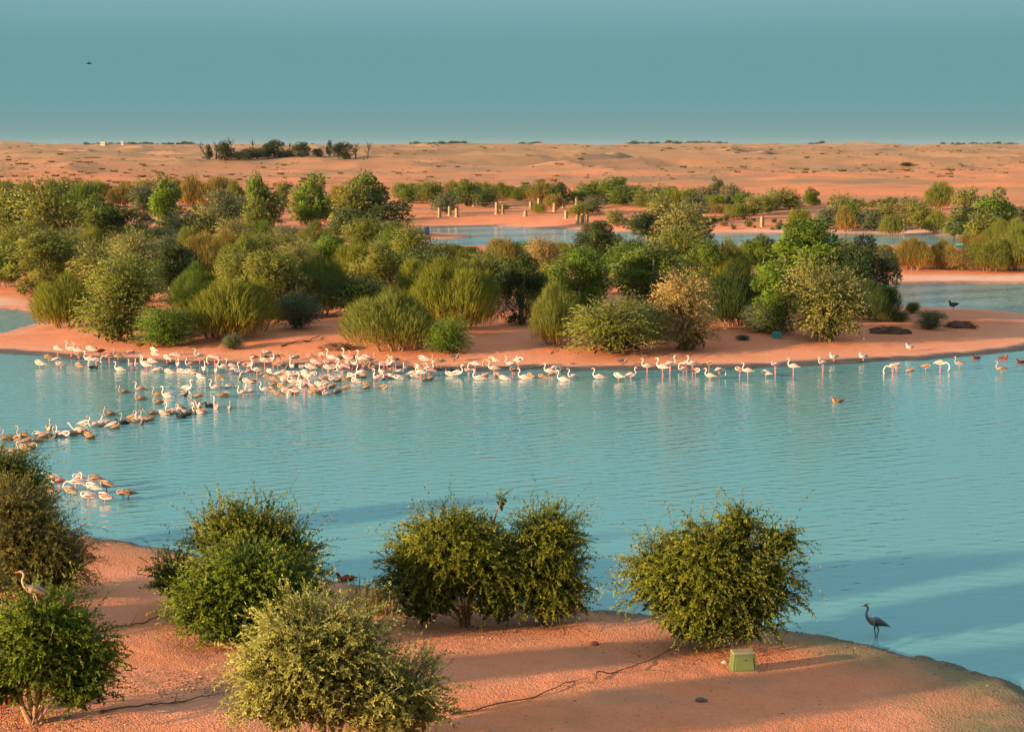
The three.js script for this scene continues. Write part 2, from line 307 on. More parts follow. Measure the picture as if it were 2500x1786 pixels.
// a broom shrub, about 3.6 m tall and 5.2 m wide: a soft dome of fine upright sprays, straw-coloured at the base
function broomShrub(seed, sprays = 9500, big = 1) {
  const r = rng(seed), L = new Leaves(), bumps = Array.from({ length: 9 }, (_, k) => { const a = k * 2.4 + r(), q = k ? .5 + .95 * r() : 0; return [Math.cos(a) * q, Math.sin(a) * q, .95 + .45 * r(), 2.5 + .9 * r() - .55 * q, .85 + .35 * r()]; });
  for (let k = 0; k < sprays; k++) {
    const b = bumps[k % 9], a = r() * 6.2832, q = Math.sqrt(r()), t = .08 + .92 * r() ** .75, bell = Math.sqrt(Math.max(.02, 1 - t * t * .92)) * (.62 + .38 * Math.min(1, t * 2.2)), rr = b[2] * q * bell;
    const x = b[0] + Math.cos(a) * rr, z = b[1] + Math.sin(a) * rr, y = b[3] * t * (1 - .12 * q);
    const out = .12 + .42 * q * (1 - .3 * t), d = V(Math.cos(a) * out + b[0] * .14 + (r() - .5) * .35, 1, Math.sin(a) * out + b[1] * .14 + (r() - .5) * .35).normalize(), len = (.32 + .4 * r()) * (t > .75 ? .85 : 1);
    const tone = b[4] * (.8 + .35 * r()), c0 = mix3([1.5 * tone, .86 * tone, .7 * tone], [tone, tone, tone], smooth(.12, .5, t + .12 * (r() - .5))), bx = (r() - .5) * .12, bz = (r() - .5) * .12, s = r() * 6.2832;
    const c1 = [c0[0] * 1.12, c0[1] * 1.08, c0[2]];
    L.blade([[x, y, z], [x + d.x * len * .5 + bx, y + d.y * len * .5, z + d.z * len * .5 + bz], [x + d.x * len + bx * 2.2, y + d.y * len * (1 - .2 * r()), z + d.z * len + bz * 2.2]], big * (.021 + .017 * r()), [c0, c0, c1], [Math.cos(s), Math.sin(s)]);
    if (k % 2) L.leaf(x + d.x * len * .3, y + d.y * len * .3, z + d.z * len * .3, V(d.x + (r() - .5) * .9, d.y, d.z + (r() - .5) * .9).normalize(), big * (.22 + .16 * r()), big * .022, c1, r);
  }
  const stems = []; for (let k = 0; k < 7; k++) { const f = bumps[k]; stems.push(tube([[f[0] * .5, -.15, f[1] * .5], [f[0] * .75, .5, f[1] * .75], [f[0] * .95, 1.2, f[1] * .95]], [.07, .05, .02], 5)); }
  return { crown: L.geometry(), stems, h: 3.25, w: 4.3 };
}
const PROTO = { T: [11, 12, 13, 14].map((s) => clumpTree(s)), S: [21, 22, 23, 24].map((s) => weepShrub(s)), B: [31, 32, 33, 34].map((s) => broomShrub(s)) };
const FAR = { T: [15, 16, 17, 18].map((s) => clumpTree(s, 34, 150, 1.65)), S: [25, 26, 27, 28].map((s) => weepShrub(s, 420, 9, 1.7)), B: [35, 36, 37, 38].map((s) => broomShrub(s, 2600, 1.75)) };
const TINT = { bright: [.085, .165, .012], mid: [.078, .135, .014], dark: [.036, .070, .015], olive: [.125, .155, .026], pale: [.165, .178, .052], grey: [.082, .115, .060], yellow: [.150, .178, .018], orange: [.185, .155, .036], tan: [.25, .20, .08] };
const TWORD = { bright: 'bright green', mid: 'mid green', dark: 'dark green', olive: 'olive green', pale: 'pale sage', grey: 'grey green', yellow: 'yellow green', orange: 'orange tinged', tan: 'tan leaved' };
const FORM = { T: ['leafy_tree', 'tree', 'leafy tree'], S: ['rounded_shrub', 'shrub', 'rounded shrub'], B: ['broom_shrub', 'shrub', 'feathery broom shrub'] };
let turnSeed = 0;
function grow(kind, tint, x, base, top, width, label, group) {
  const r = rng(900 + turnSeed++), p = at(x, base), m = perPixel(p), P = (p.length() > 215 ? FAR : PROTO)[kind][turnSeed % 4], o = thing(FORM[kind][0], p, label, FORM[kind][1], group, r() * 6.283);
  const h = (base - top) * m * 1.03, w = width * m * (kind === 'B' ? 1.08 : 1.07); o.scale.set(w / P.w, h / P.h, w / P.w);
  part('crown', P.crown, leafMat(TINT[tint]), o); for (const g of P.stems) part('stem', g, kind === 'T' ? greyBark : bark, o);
  return o;
}
// the island's thicket and the shore behind it: kind, tint, where it stands, its top, its width, its label
const thicket = [
  ['T', 'olive', 105, 722, 553, 180, 'rounded olive tree on the beach behind the little west bay'],
  ['B', 'yellow', 165, 797, 668, 155, 'yellow green broom shrub on the island\'s west tip'],
  ['S', 'olive', 292, 832, 640, 175, 'tall weeping olive shrub beside the westernmost broom'],
  ['S', 'bright', 410, 846, 752, 125, 'small leafy green shrub at the foot of the tall weeping olive shrub'],
  ['B', 'yellow', 550, 824, 668, 255, 'widest yellow green broom shrub on the island\'s west beach'],
  ['S', 'grey', 722, 802, 696, 100, 'blue grey rounded shrub just behind the dry branch on the beach'],
  ['T', 'dark', 428, 745, 580, 130, 'very dark round tree behind the widest broom shrub'],
  ['T', 'olive', 672, 778, 585, 165, 'pale olive tree above the blue grey shrub'],
  ['T', 'bright', 812, 700, 564, 120, 'vivid green round tree above the middle of the flock'],
  ['T', 'olive', 945, 742, 572, 170, 'loose olive tree behind the orange based broom'],
  ['B', 'yellow', 1115, 802, 620, 215, 'tall yellow green broom behind the small bright bush'],
  ['B', 'olive', 960, 852, 704, 225, 'orange based broom shrub overhanging the beach above the flock'],
  ['S', 'bright', 1098, 863, 768, 98, 'small bright green bush alone on the island beach'],
  ['S', 'dark', 870, 772, 655, 130, 'dark shrub in the shade left of the tall broom'],
  ['T', 'dark', 1272, 792, 600, 115, 'dark narrow tree on a bare trunk beside the sandy gap'],
  ['B', 'olive', 1355, 840, 690, 118, 'orange footed broom on the right side of the sandy gap'],
  ['T', 'bright', 1412, 775, 588, 150, 'vivid green tree behind the orange footed broom'],
  ['S', 'olive', 1490, 862, 702, 215, 'largest rounded bush on the beach, sprawling to the ground'],
  ['S', 'tan', 1675, 854, 680, 132, 'tan leaved weeping shrub beside the largest rounded bush'],
  ['T', 'mid', 1595, 765, 572, 185, 'broad dark green tree above the tan leaved shrub'],
  ['S', 'grey', 1600, 832, 735, 85, 'grey shrub squeezed between the largest bush and the tan one'],
  ['B', 'dark', 1790, 795, 645, 160, 'dark broom in deep shade right of the tan leaved shrub'],
  ['T', 'bright', 1960, 760, 512, 225, 'tallest bright green tree on the island\'s east end'],
  ['T', 'bright', 1895, 812, 615, 118, 'narrow yellow green tree directly above the teal box'],
  ['S', 'pale', 2012, 832, 630, 170, 'pale weeping tree nearest the water on the east end'],
  ['T', 'grey', 2125, 762, 552, 140, 'grey green tree closing the thicket at its east edge'],
  ['B', 'dark', 2138, 782, 680, 100, 'dark broom at the foot of the easternmost tree'],
  ['S', 'grey', 1868, 812, 738, 95, 'low blue grey shrub beside the teal box'],
  ['T', 'mid', 1720, 735, 572, 110, 'green tree between the broad dark tree and the tallest one'],
  ['B', 'yellow', 1775, 735, 582, 120, 'yellow broom left of the tallest tree'],
  ['T', 'dark', 1455, 650, 528, 115, 'dark green tree on the near edge of the far pond'],
  ['S', 'tan', 1330, 672, 582, 85, 'dry brownish shrub between the pond and the vivid green tree'],
  ['B', 'orange', 1232, 700, 568, 125, 'orange broom right below the far pond'],
  ['S', 'olive', 1180, 740, 588, 120, 'olive shrub above the tall yellow green broom'],
  ['S', 'olive', 1005, 705, 562, 95, 'olive shrub at the west end of the far pond'],
  ['B', 'olive', 600, 710, 575, 130, 'olive broom behind the pale olive tree\'s left shoulder'],
  ['B', 'orange', 505, 700, 556, 120, 'orange broom right of the very dark round tree'],
  ['S', 'pale', 250, 720, 570, 130, 'pale shrub right of the rounded beach tree'],
  ['S', 'pale', 335, 740, 585, 120, 'pale shrub left of the very dark round tree'],
  ['B', 'mid', 14, 700, 590, 70, 'green broom cut by the photo\'s left edge'],
  ['S', 'dark', 1060, 752, 600, 140, 'dark olive shrub between the tall broom and the loose olive tree'],
  ['B', 'olive', 775, 772, 612, 125, 'olive broom behind the blue grey shrub'],
  ['B', 'yellow', 880, 705, 575, 125, 'yellow broom right of the vivid green round tree'],
  ['S', 'olive', 1650, 700, 556, 130, 'olive shrub behind the broad dark green tree'],
  ['S', 'dark', 2072, 772, 600, 110, 'dark shrub between the tallest tree and the easternmost tree'],
  ['B', 'mid', 480, 755, 640, 120, 'green broom behind the left half of the widest broom'],
  ['S', 'olive', 590, 755, 625, 110, 'olive shrub behind the right half of the widest broom'],
  ['S', 'pale', 730, 720, 595, 110, 'pale shrub between the pale olive and vivid green trees'],
  ['B', 'yellow', 1010, 760, 620, 110, 'yellow broom behind the orange based broom'],
  ['S', 'mid', 1530, 715, 560, 110, 'mid green shrub left of the broad dark green tree'],
  ['T', 'mid', 1850, 720, 560, 110, 'mid green tree on the left flank of the tallest tree'],
  ['S', 'olive', 1340, 760, 640, 110, 'olive shrub behind the orange footed broom'],
  ['S', 'grey', 570, 853, 812, 46, 'tiny grey shrub alone on the island\'s west beach'],
  ['S', 'grey', 1815, 829, 815, 30, 'tiny low plant on the shaded sand left of the teal box'],
  ['S', 'grey', 2270, 802, 762, 62, 'sparse grey shrub on the east spit between the two brown mounds'],
  ['S', 'olive', 2228, 764, 738, 36, 'little twiggy shrub on the east spit by the channel'],
  ['S', 'dark', 2195, 786, 758, 50, 'low dark shrub at the root of the east spit'],
];
for (const [k, t, x, b, top, w, label] of thicket) grow(k, t, x, b, top, w, label);

const W1 = 'west of the far pond', W2 = 'at the foot of the western dunes', P1 = 'behind the pale posts', P2 = 'east of the pale posts', E1 = 'on the desert edge behind the east channel', C1 = 'on the far beach of the east channel';
const fill = [
  ['B', 'olive', 95, 640, 545, 95, W1], ['S', 'olive', 150, 660, 580, 110, W1], ['B', 'yellow', 225, 650, 555, 90, W1], ['S', 'olive', 300, 660, 575, 100, W1], ['S', 'grey', 420, 640, 560, 100, W1], ['B', 'orange', 545, 665, 560, 90, W1], ['S', 'olive', 640, 670, 570, 100, W1], ['S', 'pale', 700, 660, 560, 100, W1], ['B', 'olive', 770, 640, 540, 90, W1], ['S', 'olive', 900, 650, 540, 100, W1], ['S', 'mid', 960, 660, 560, 100, W1], ['S', 'grey', 600, 540, 480, 70, W1], ['S', 'olive', 790, 540, 470, 60, W1], ['B', 'orange', 420, 490, 430, 60, W2], ['S', 'olive', 165, 490, 438, 70, W2], ['B', 'olive', 20, 480, 440, 80, W2], ['B', 'olive', 240, 485, 436, 70, W2], ['S', 'olive', 350, 490, 440, 60, W2],
  ['S', 'mid', 1000, 505, 455, 50, P1], ['S', 'olive', 1065, 500, 450, 50, P1], ['T', 'mid', 1120, 500, 444, 50, P1], ['S', 'mid', 1200, 500, 450, 50, P1], ['S', 'mid', 1270, 500, 458, 46, P1], ['S', 'olive', 1345, 505, 455, 60, P1], ['S', 'mid', 1430, 500, 446, 60, P1], ['S', 'mid', 1520, 510, 455, 60, P2], ['S', 'olive', 1570, 515, 462, 50, P2], ['T', 'mid', 1635, 520, 450, 60, P2], ['S', 'mid', 1680, 525, 458, 60, P2], ['B', 'olive', 1745, 520, 470, 60, P2], ['S', 'mid', 1815, 525, 468, 60, P2], ['S', 'olive', 1870, 530, 480, 60, P2], ['B', 'yellow', 1950, 560, 505, 60, P2], ['S', 'mid', 2090, 555, 490, 60, E1], ['S', 'olive', 2250, 560, 500, 60, E1], ['B', 'olive', 2180, 575, 520, 60, E1], ['S', 'olive', 2400, 600, 520, 80, E1],
  ['S', 'grey', 1445, 530, 480, 60, P2], ['S', 'olive', 1610, 530, 470, 60, P2], ['S', 'grey', 1690, 540, 480, 70, P2], ['B', 'olive', 1800, 545, 490, 60, P2], ['S', 'olive', 2160, 540, 495, 60, E1], ['B', 'olive', 2440, 610, 540, 90, E1], ['S', 'mid', 2460, 560, 500, 60, E1]];
for (const [k, t, x, top] of [['S', 'olive', 1060, 584], ['B', 'olive', 1120, 592], ['S', 'mid', 1290, 588], ['B', 'yellow', 1385, 586], ['S', 'olive', 1500, 588], ['B', 'olive', 1560, 584], ['S', 'pale', 1610, 590], ['B', 'yellow', 1690, 584], ['S', 'mid', 1830, 588], ['B', 'olive', 1910, 584], ['S', 'olive', 2050, 590], ['B', 'orange', 2140, 592], ['S', 'olive', 2190, 596]]) fill.push([k, t, x, 646, top, 100, 'along the near shore of the far pond']);
const ORD = ['first', 'second', 'third', 'fourth', 'fifth', 'sixth', 'seventh', 'eighth', 'ninth', 'tenth', 'eleventh', 'twelfth', 'thirteenth', 'fourteenth', 'fifteenth', 'sixteenth', 'seventeenth', 'eighteenth', 'nineteenth', 'twentieth'];
// labels for rows of like things: the words, and their place from the left where the words are the same
function labelRows(rows, wordsOf, xOf) {
  const by = new Map();
  for (const r of rows) { const w = wordsOf(r); if (!by.has(w)) by.set(w, []); by.get(w).push(r); }
  const out = new Map();
  for (const [w, list] of by) { list.sort((a, b) => xOf(a) - xOf(b)); list.forEach((r, i) => out.set(r, list.length < 2 ? w : list.length === 2 ? (i ? 'right-hand ' : 'left-hand ') + w : (i === 0 ? 'leftmost ' : i === list.length - 1 ? 'rightmost ' : ORD[i] + ' from left ') + w)); }
  return out;
}
const belt = [
  ['S', 'olive', 30, 590, 465, 110, W2], ['S', 'olive', 112, 606, 458, 135, W2], ['B', 'olive', 60, 520, 445, 90, W2], ['B', 'mid', 200, 545, 440, 100, W2], ['T', 'mid', 235, 590, 462, 110, W1], ['T', 'dark', 312, 592, 500, 110, W1],
  ['B', 'olive', 130, 510, 440, 70, W2], ['B', 'orange', 300, 505, 440, 70, W2], ['T', 'bright', 404, 560, 410, 80, W1], ['S', 'grey', 440, 600, 520, 110, W1], ['B', 'orange', 465, 505, 430, 70, W2], ['B', 'orange', 525, 505, 425, 90, W2],
  ['S', 'grey', 540, 565, 462, 85, W1], ['S', 'pale', 500, 600, 505, 90, W1], ['T', 'bright', 625, 560, 414, 62, W1], ['S', 'pale', 668, 560, 468, 60, W1], ['S', 'olive', 625, 585, 480, 60, W1], ['T', 'bright', 762, 560, 406, 72, W1], ['S', 'olive', 735, 550, 452, 55, W1],
  ['B', 'mid', 640, 625, 530, 70, W1], ['S', 'grey', 700, 610, 540, 90, W1], ['B', 'orange', 830, 500, 445, 50, W2], ['T', 'mid', 892, 560, 410, 100, W1], ['S', 'olive', 860, 570, 455, 90, W1], ['T', 'dark', 945, 572, 468, 130, W1], ['T', 'dark', 870, 590, 500, 120, W1],
  ['T', 'olive', 950, 600, 530, 90, W1], ['S', 'olive', 55, 640, 540, 110, W1], ['S', 'dark', 380, 610, 545, 110, W1], ['S', 'pale', 570, 640, 545, 80, W1], ['S', 'pale', 180, 640, 560, 90, W1], ['B', 'olive', 470, 660, 545, 90, W1], ['S', 'mid', 30, 540, 480, 90, W2], ['S', 'grey', 350, 520, 455, 60, W2], ['B', 'olive', 575, 520, 440, 55, W2], ['S', 'olive', 690, 520, 445, 40, W2],
  ['B', 'olive', 1042, 505, 435, 66, P1], ['B', 'olive', 985, 500, 440, 60, P1], ['B', 'orange', 1100, 492, 440, 58, P1], ['T', 'mid', 1140, 512, 432, 66, P1], ['B', 'orange', 1172, 492, 438, 50, P1], ['S', 'dark', 1182, 515, 465, 50, P1], ['B', 'olive', 1226, 500, 445, 56, P1], ['B', 'orange', 1250, 492, 450, 60, P1], ['B', 'mid', 1282, 490, 446, 50, P1], ['T', 'mid', 1322, 470, 434, 40, P1], ['B', 'orange', 1322, 505, 446, 90, P1], ['T', 'dark', 1366, 510, 440, 50, P1], ['B', 'orange', 1352, 520, 468, 46, P1], ['B', 'olive', 1412, 505, 462, 60, P1], ['B', 'yellow', 1316, 530, 497, 44, P1], ['S', 'yellow', 1418, 535, 498, 58, P1], ['S', 'olive', 1228, 520, 498, 30, P1], ['S', 'grey', 1090, 530, 470, 60, P1],
  ['S', 'olive', 1460, 500, 440, 60, P2], ['T', 'mid', 1502, 505, 426, 82, P2], ['S', 'mid', 1552, 500, 450, 55, P2], ['S', 'grey', 1598, 512, 455, 62, P2], ['B', 'orange', 1545, 500, 472, 50, P2], ['B', 'yellow', 1648, 530, 458, 70, P2], ['S', 'pale', 1668, 610, 495, 115, P2], ['S', 'pale', 1620, 560, 480, 60, P2], ['T', 'dark', 1585, 592, 512, 130, P2], ['T', 'dark', 1702, 600, 520, 80, P2], ['T', 'grey', 1750, 500, 424, 36, P2], ['S', 'grey', 1718, 505, 458, 60, P2], ['S', 'grey', 1785, 515, 452, 50, P2], ['B', 'orange', 1752, 530, 495, 50, P2], ['S', 'pale', 1500, 560, 510, 50, P2], ['S', 'pale', 1895, 520, 462, 84, P2], ['S', 'pale', 1840, 535, 480, 46, P2], ['S', 'olive', 1930, 520, 478, 50, P2],
  ['T', 'mid', 1980, 500, 452, 42, E1], ['S', 'pale', 2058, 540, 476, 54, E1], ['B', 'orange', 2066, 565, 505, 62, E1], ['S', 'grey', 2020, 560, 510, 60, E1], ['S', 'grey', 2125, 565, 508, 60, E1], ['S', 'pale', 2226, 540, 484, 62, E1], ['B', 'olive', 2292, 512, 446, 86, E1], ['S', 'pale', 2352, 545, 465, 66, E1], ['T', 'bright', 2428, 575, 450, 96, E1], ['T', 'dark', 2372, 585, 498, 112, E1], ['B', 'olive', 2285, 570, 514, 58, E1], ['S', 'grey', 2492, 545, 508, 40, E1], ['S', 'olive', 2330, 580, 520, 50, E1],
  ['B', 'orange', 2226, 658, 576, 84, C1], ['B', 'orange', 2298, 656, 588, 76, C1], ['B', 'orange', 2375, 645, 562, 72, C1], ['S', 'tan', 2342, 660, 602, 60, C1], ['B', 'olive', 2418, 662, 580, 96, C1], ['B', 'olive', 2482, 660, 560, 110, C1], ['B', 'olive', 2478, 620, 530, 100, C1],
];
belt.push(...fill);
const beltLabels = labelRows(belt, ([k, t, , , , , w]) => `${TWORD[t]} ${FORM[k][2]} ${w}`, (r) => r[2]);
for (const row of belt) { const [k, t, x, b, top, w, where] = row, back = where === P1 || where === P2 ? 9 : 0; grow(k, t, x, b - back, top, w, beltLabels.get(row), 'scrub ' + where); }

// ---------------------------------------------------------------- the near bushes
// lobes: centre and radii in metres from the foot; twigs set all over them carry small leaves
function nearBush(seed, o) {
  const r = rng(seed), L = new Leaves(), lobes = o.lobes, vol = lobes.map((b) => b[6] ?? b[3] * b[4] * b[5]), sum = vol.reduce((a, b) => a + b);
  const pick = () => { let q = r() * sum, i = 0; while (q > vol[i] && i < vol.length - 1) q -= vol[i++]; return lobes[i]; };
  const clump = Array.from({ length: 90 }, () => [unit(r), .65 + .7 * r()]);
  for (let k = 0; k < o.twigs; k++) {
    const b = pick(), u = unit(r), cl = clump[Math.floor(r() * 90)], v = r() < .62 ? V(cl[0].x + (r() - .5) * .55, cl[0].y + (r() - .5) * .55, cl[0].z + (r() - .5) * .55).normalize() : u;
    if (v.y < -.55) v.y *= -.5;
    const lump = .84 + .34 * noise(v.x * 2.3 + v.y * 1.7 + seed, v.z * 2.3 - v.y * 1.9 + b[0] * 3), q = (.5 + .44 * Math.sqrt(r())) * lump; let x = b[0] + v.x * b[3] * q, y = b[1] + v.y * b[4] * q, z = b[2] + v.z * b[5] * q;
    if (y < .12) continue;
    let d = V(v.x * o.out + (r() - .5) * .9, v.y * o.out + o.up + (r() - .5) * .5, v.z * o.out + (r() - .5) * .9).normalize();
    const long = (.28 + .5 * r() ** 2) * o.twig * (r() < (v.y > .3 ? .14 : .04) ? 1.6 + .7 * r() : 1), n = Math.round(o.leaves * (.7 + .6 * r())), tone = (.8 + .3 * r()) * cl[1] ** .5;
    for (let i = 0; i < n; i++) {
      d = V(d.x + (r() - .5) * .16, d.y - o.droop + (r() - .5) * .12, d.z + (r() - .5) * .16).normalize();
      x += d.x * long / n; y += d.y * long / n; z += d.z * long / n; if (y < .05) break;
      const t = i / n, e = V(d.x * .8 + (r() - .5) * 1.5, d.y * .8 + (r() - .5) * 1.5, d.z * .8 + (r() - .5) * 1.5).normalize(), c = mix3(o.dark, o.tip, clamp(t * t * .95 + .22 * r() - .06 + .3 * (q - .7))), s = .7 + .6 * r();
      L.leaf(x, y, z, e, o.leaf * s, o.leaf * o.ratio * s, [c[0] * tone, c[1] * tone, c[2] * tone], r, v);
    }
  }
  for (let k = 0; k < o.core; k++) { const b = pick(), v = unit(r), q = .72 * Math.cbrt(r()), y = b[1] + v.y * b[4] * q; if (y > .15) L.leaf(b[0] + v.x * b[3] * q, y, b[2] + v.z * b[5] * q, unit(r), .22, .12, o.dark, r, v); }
  return L.geometry();
}
function branches(seed, foot, tips, rad) {
  const r = rng(seed);
  return tips.map(([x, y, z]) => tube(curve([[foot[0] + (r() - .5) * .25, -.12, foot[2] + (r() - .5) * .2], [lerp(foot[0], x, .3) + (r() - .5) * .2, y * .3, lerp(foot[2], z, .3) + (r() - .5) * .2], [lerp(foot[0], x, .62) + (r() - .5) * .25, y * .66, lerp(foot[2], z, .62) + (r() - .5) * .2], [x, y, z]], 9), spread([rad, rad * .75, rad * .5, rad * .2], 9), 7));
}
function bush(name, px, py, seed, o, label, barkMat = bark, dz = 0) {
  const p = at(px, py); p.z += dz; p.y = ground(p.x, p.z);
  const b = thing(name, p, label, o.tree ? 'tree' : 'bush');
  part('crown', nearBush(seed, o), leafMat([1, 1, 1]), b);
  for (const g of branches(seed + 5, [0, 0, 0], o.stems, o.rad ?? .06)) part('stem', g, barkMat, b);
  const r = rng(seed + 9), dead = Array.from({ length: 9 }, (_, k) => { const l = o.lobes[k % o.lobes.length], u = unit(r), f = .98 + .28 * r(); return [l[0] + u.x * l[3] * f, Math.max(.25, l[1] + Math.abs(u.y) * l[4] * f), l[2] + u.z * l[5] * f]; });
  for (const g of branches(seed + 7, [0, .3, 0], dead, .026)) part('dead_twig', g, greyBark, b);
  return b;
}
const GREEN = { dark: [.062, .090, .010], tip: [.225, .245, .018] }, BRIGHT = { dark: [.052, .092, .009], tip: [.195, .265, .015] }, SAGE = { dark: [.14, .135, .032], tip: [.37, .40, .10] }, BROWN = { dark: [.07, .064, .016], tip: [.25, .235, .055] };
const treeBush = bush('small_tree', 88, 1763, 101, { ...BRIGHT, lobes: [[.1, 1.75, 0, 1.15, 1.15, 1.1], [-.5, 1.45, .1, 1.0, .85, .9], [.75, 1.35, -.1, 1.0, .95, .95], [.2, 2.1, .1, .85, .7, .8], [-.75, .95, .2, .75, .6, .8], [.95, .8, .1, .75, .6, .8]], twigs: 1724, leaves: 29, leaf: .075, ratio: .42, out: .8, up: .35, droop: .03, twig: .95, core: 5200, tree: true, rad: .075, stems: [[-.7, 1.5, .1], [-.15, 1.7, .2], [.3, 1.6, -.1], [.7, 1.4, .1]] }, 'small green tree on bare forked stems with a heron standing on top', paleBark);
bush('bush', 70, 1448, 102, { ...BROWN, lobes: [[-.2, 1.3, 0, 1.4, 1.3, 1.3], [.65, .95, 0, 1.15, .95, 1.1], [-.3, 2.25, 0, 1.0, .85, .95], [.1, .5, .1, 1.5, .55, 1.4]], twigs: 1954, leaves: 29, leaf: .10, ratio: .2, out: .8, up: .5, droop: .035, twig: 1.3, core: 4200, stems: [[-.6, 1.6, 0], [.1, 1.8, .1], [.7, 1.2, 0], [1.2, .9, 0]] }, 'brownish feathery bush behind the small tree with the heron');
bush('bush', 32, 1335, 103, { ...GREEN, lobes: [[0, 1.9, 0, 1.2, 1.05, 1.1], [-.5, 2.5, 0, .85, .65, .8], [.35, 1.0, 0, 1.0, .9, 1.0]], twigs: 1265, leaves: 27, leaf: .075, ratio: .42, out: .8, up: .4, droop: .03, twig: 1.0, core: 4000, stems: [[-.4, 1.6, 0], [.3, 1.6, 0], [0, 2, 0]] }, 'dark green bush by the water, farthest back at the photo\'s left edge');
bush('bush', 620, 1500, 104, { ...GREEN, lobes: [[0, 1.9, 0, 1.45, 1.15, 1.3], [-.75, 2.1, 0, 1.0, .85, .9], [.9, 1.5, 0, .95, .95, 1.0], [-2.15, 1.0, .3, .6, .5, .55, .75], [.1, 1.0, 0, 1.4, .9, 1.3]], twigs: 1380, leaves: 29, leaf: .075, ratio: .45, out: .75, up: .55, droop: .02, twig: 1.25, core: 5200, stems: [[-.6, 1.9, 0], [.4, 2, 0], [1, 1.5, 0], [-1.9, 1.0, .3]] }, 'dark bush with leggy sprigs on top, behind the rounder bush');
bush('bush', 590, 1572, 105, { ...BRIGHT, lobes: [[0, 1.35, 0, 1.7, 1.1, 1.35], [-.9, 1.0, .2, 1.1, .9, 1.0], [1.0, 1.35, 0, 1.25, .95, 1.2], [.1, 1.9, -.1, 1.1, .75, 1.0], [0, .55, .1, 1.5, .55, 1.3]], twigs: 1724, leaves: 30, leaf: .075, ratio: .4, out: .75, up: .45, droop: .025, twig: 1.0, core: 6500, stems: [[-1, 1, 0], [0, 1.4, 0], [.9, 1.3, 0]] }, 'round bright green bush just left of the silvery one');
bush('bush', 815, 1838, 106, { ...SAGE, lobes: [[-.25, 1.6, 0, 1.5, 1.3, 1.35], [-.6, 2.15, 0, 1.0, .95, .95], [.3, 2.2, .1, .8, .75, .8], [1.2, 1.0, 0, 1.15, .9, 1.1], [-1.0, 1.4, .2, 1.0, 1.1, 1.0]], twigs: 2415, leaves: 31, leaf: .075, ratio: .34, out: .8, up: .45, droop: .03, twig: 1.1, core: 6000, stems: [[-.8, 2, 0], [0, 2.2, 0], [.8, 2, 0], [1.3, 1, 0]] }, 'silvery sage bush nearest the lookout, cut by the bottom edge');
bush('bush', 1135, 1527, 107, { ...GREEN, lobes: [[-.2, 1.75, 0, 1.5, 1.3, 1.4], [-1.1, 1.5, 0, 1.2, 1.15, 1.1], [.75, 1.45, 0, 1.1, 1.15, 1.1], [-.4, 2.4, 0, 1.15, .75, 1.0], [-1.1, .65, .1, 1.0, .6, .9], [.9, .6, .1, .8, .55, .8], [.96, 3.4, 0, .08, .16, .08, .012]], twigs: 2070, leaves: 30, leaf: .078, ratio: .38, out: .75, up: .4, droop: .035, twig: 1.1, core: 6500, stems: [[-1, 1.5, 0], [-.3, 2, .1], [.4, 1.7, 0], [.9, 1.4, .1], [.95, 3.5, 0]], rad: .06 }, 'wide dense bush with a lone sprig above it, left one of the touching pair', mat([.20, .08, .03], .95));
bush('bush', 1322, 1520, 108, { ...GREEN, lobes: [[0, 1.6, 0, 1.15, 1.25, 1.1], [.15, 2.3, 0, .85, .9, .85], [.3, .75, .1, 1.0, .75, .95]], twigs: 1437, leaves: 30, leaf: .078, ratio: .36, out: .75, up: .55, droop: .04, twig: 1.15, core: 4600, stems: [[-.4, 1.6, 0], [.2, 2, 0], [.5, 1.4, 0], [1.25, 2.1, 0]] }, 'dense bush touching the wide one on its right side');
bush('bush', 1735, 1580, 109, { ...GREEN, lobes: [[-.1, 1.75, 0, 1.65, 1.3, 1.45], [-1.2, 1.75, 0, 1.05, 1.15, 1.05], [1.1, 1.6, 0, 1.15, 1.3, 1.15], [.1, 2.45, 0, 1.3, .8, 1.1], [1.55, 2.7, 0, .55, .5, .55], [-.3, .65, 0, 1.2, .6, 1.1], [.7, .7, 0, 1.0, .6, 1.0], [.75, 3.15, 0, .4, .42, .35, .3], [1.85, 2.75, 0, .35, .28, .3, .16]], twigs: 2530, leaves: 30, leaf: .078, ratio: .38, out: .75, up: .4, droop: .04, twig: 1.1, core: 7500, stems: [[-1, 1.6, 0], [-.2, 2, .1], [.5, 1.8, 0], [1, 1.5, .1]], rad: .07 }, 'round bush standing behind the green box');
bush('bush', -175, 1545, 110, { ...BROWN, lobes: [[0, 1.6, 0, 1.7, 1.6, 1.6], [.8, 1.0, 0, 1.2, 1.0, 1.2], [-.3, 2.6, 0, 1.2, 1.0, 1.1], [.1, .6, 0, 1.8, .6, 1.6]], twigs: 1035, leaves: 23, leaf: .13, ratio: .3, out: .8, up: .5, droop: .035, twig: 1.3, core: 5200, stems: [[-.6, 1.6, 0], [.1, 1.8, .1], [.7, 1.2, 0]] }, 'tall brownish bush standing just outside the photo on the left');
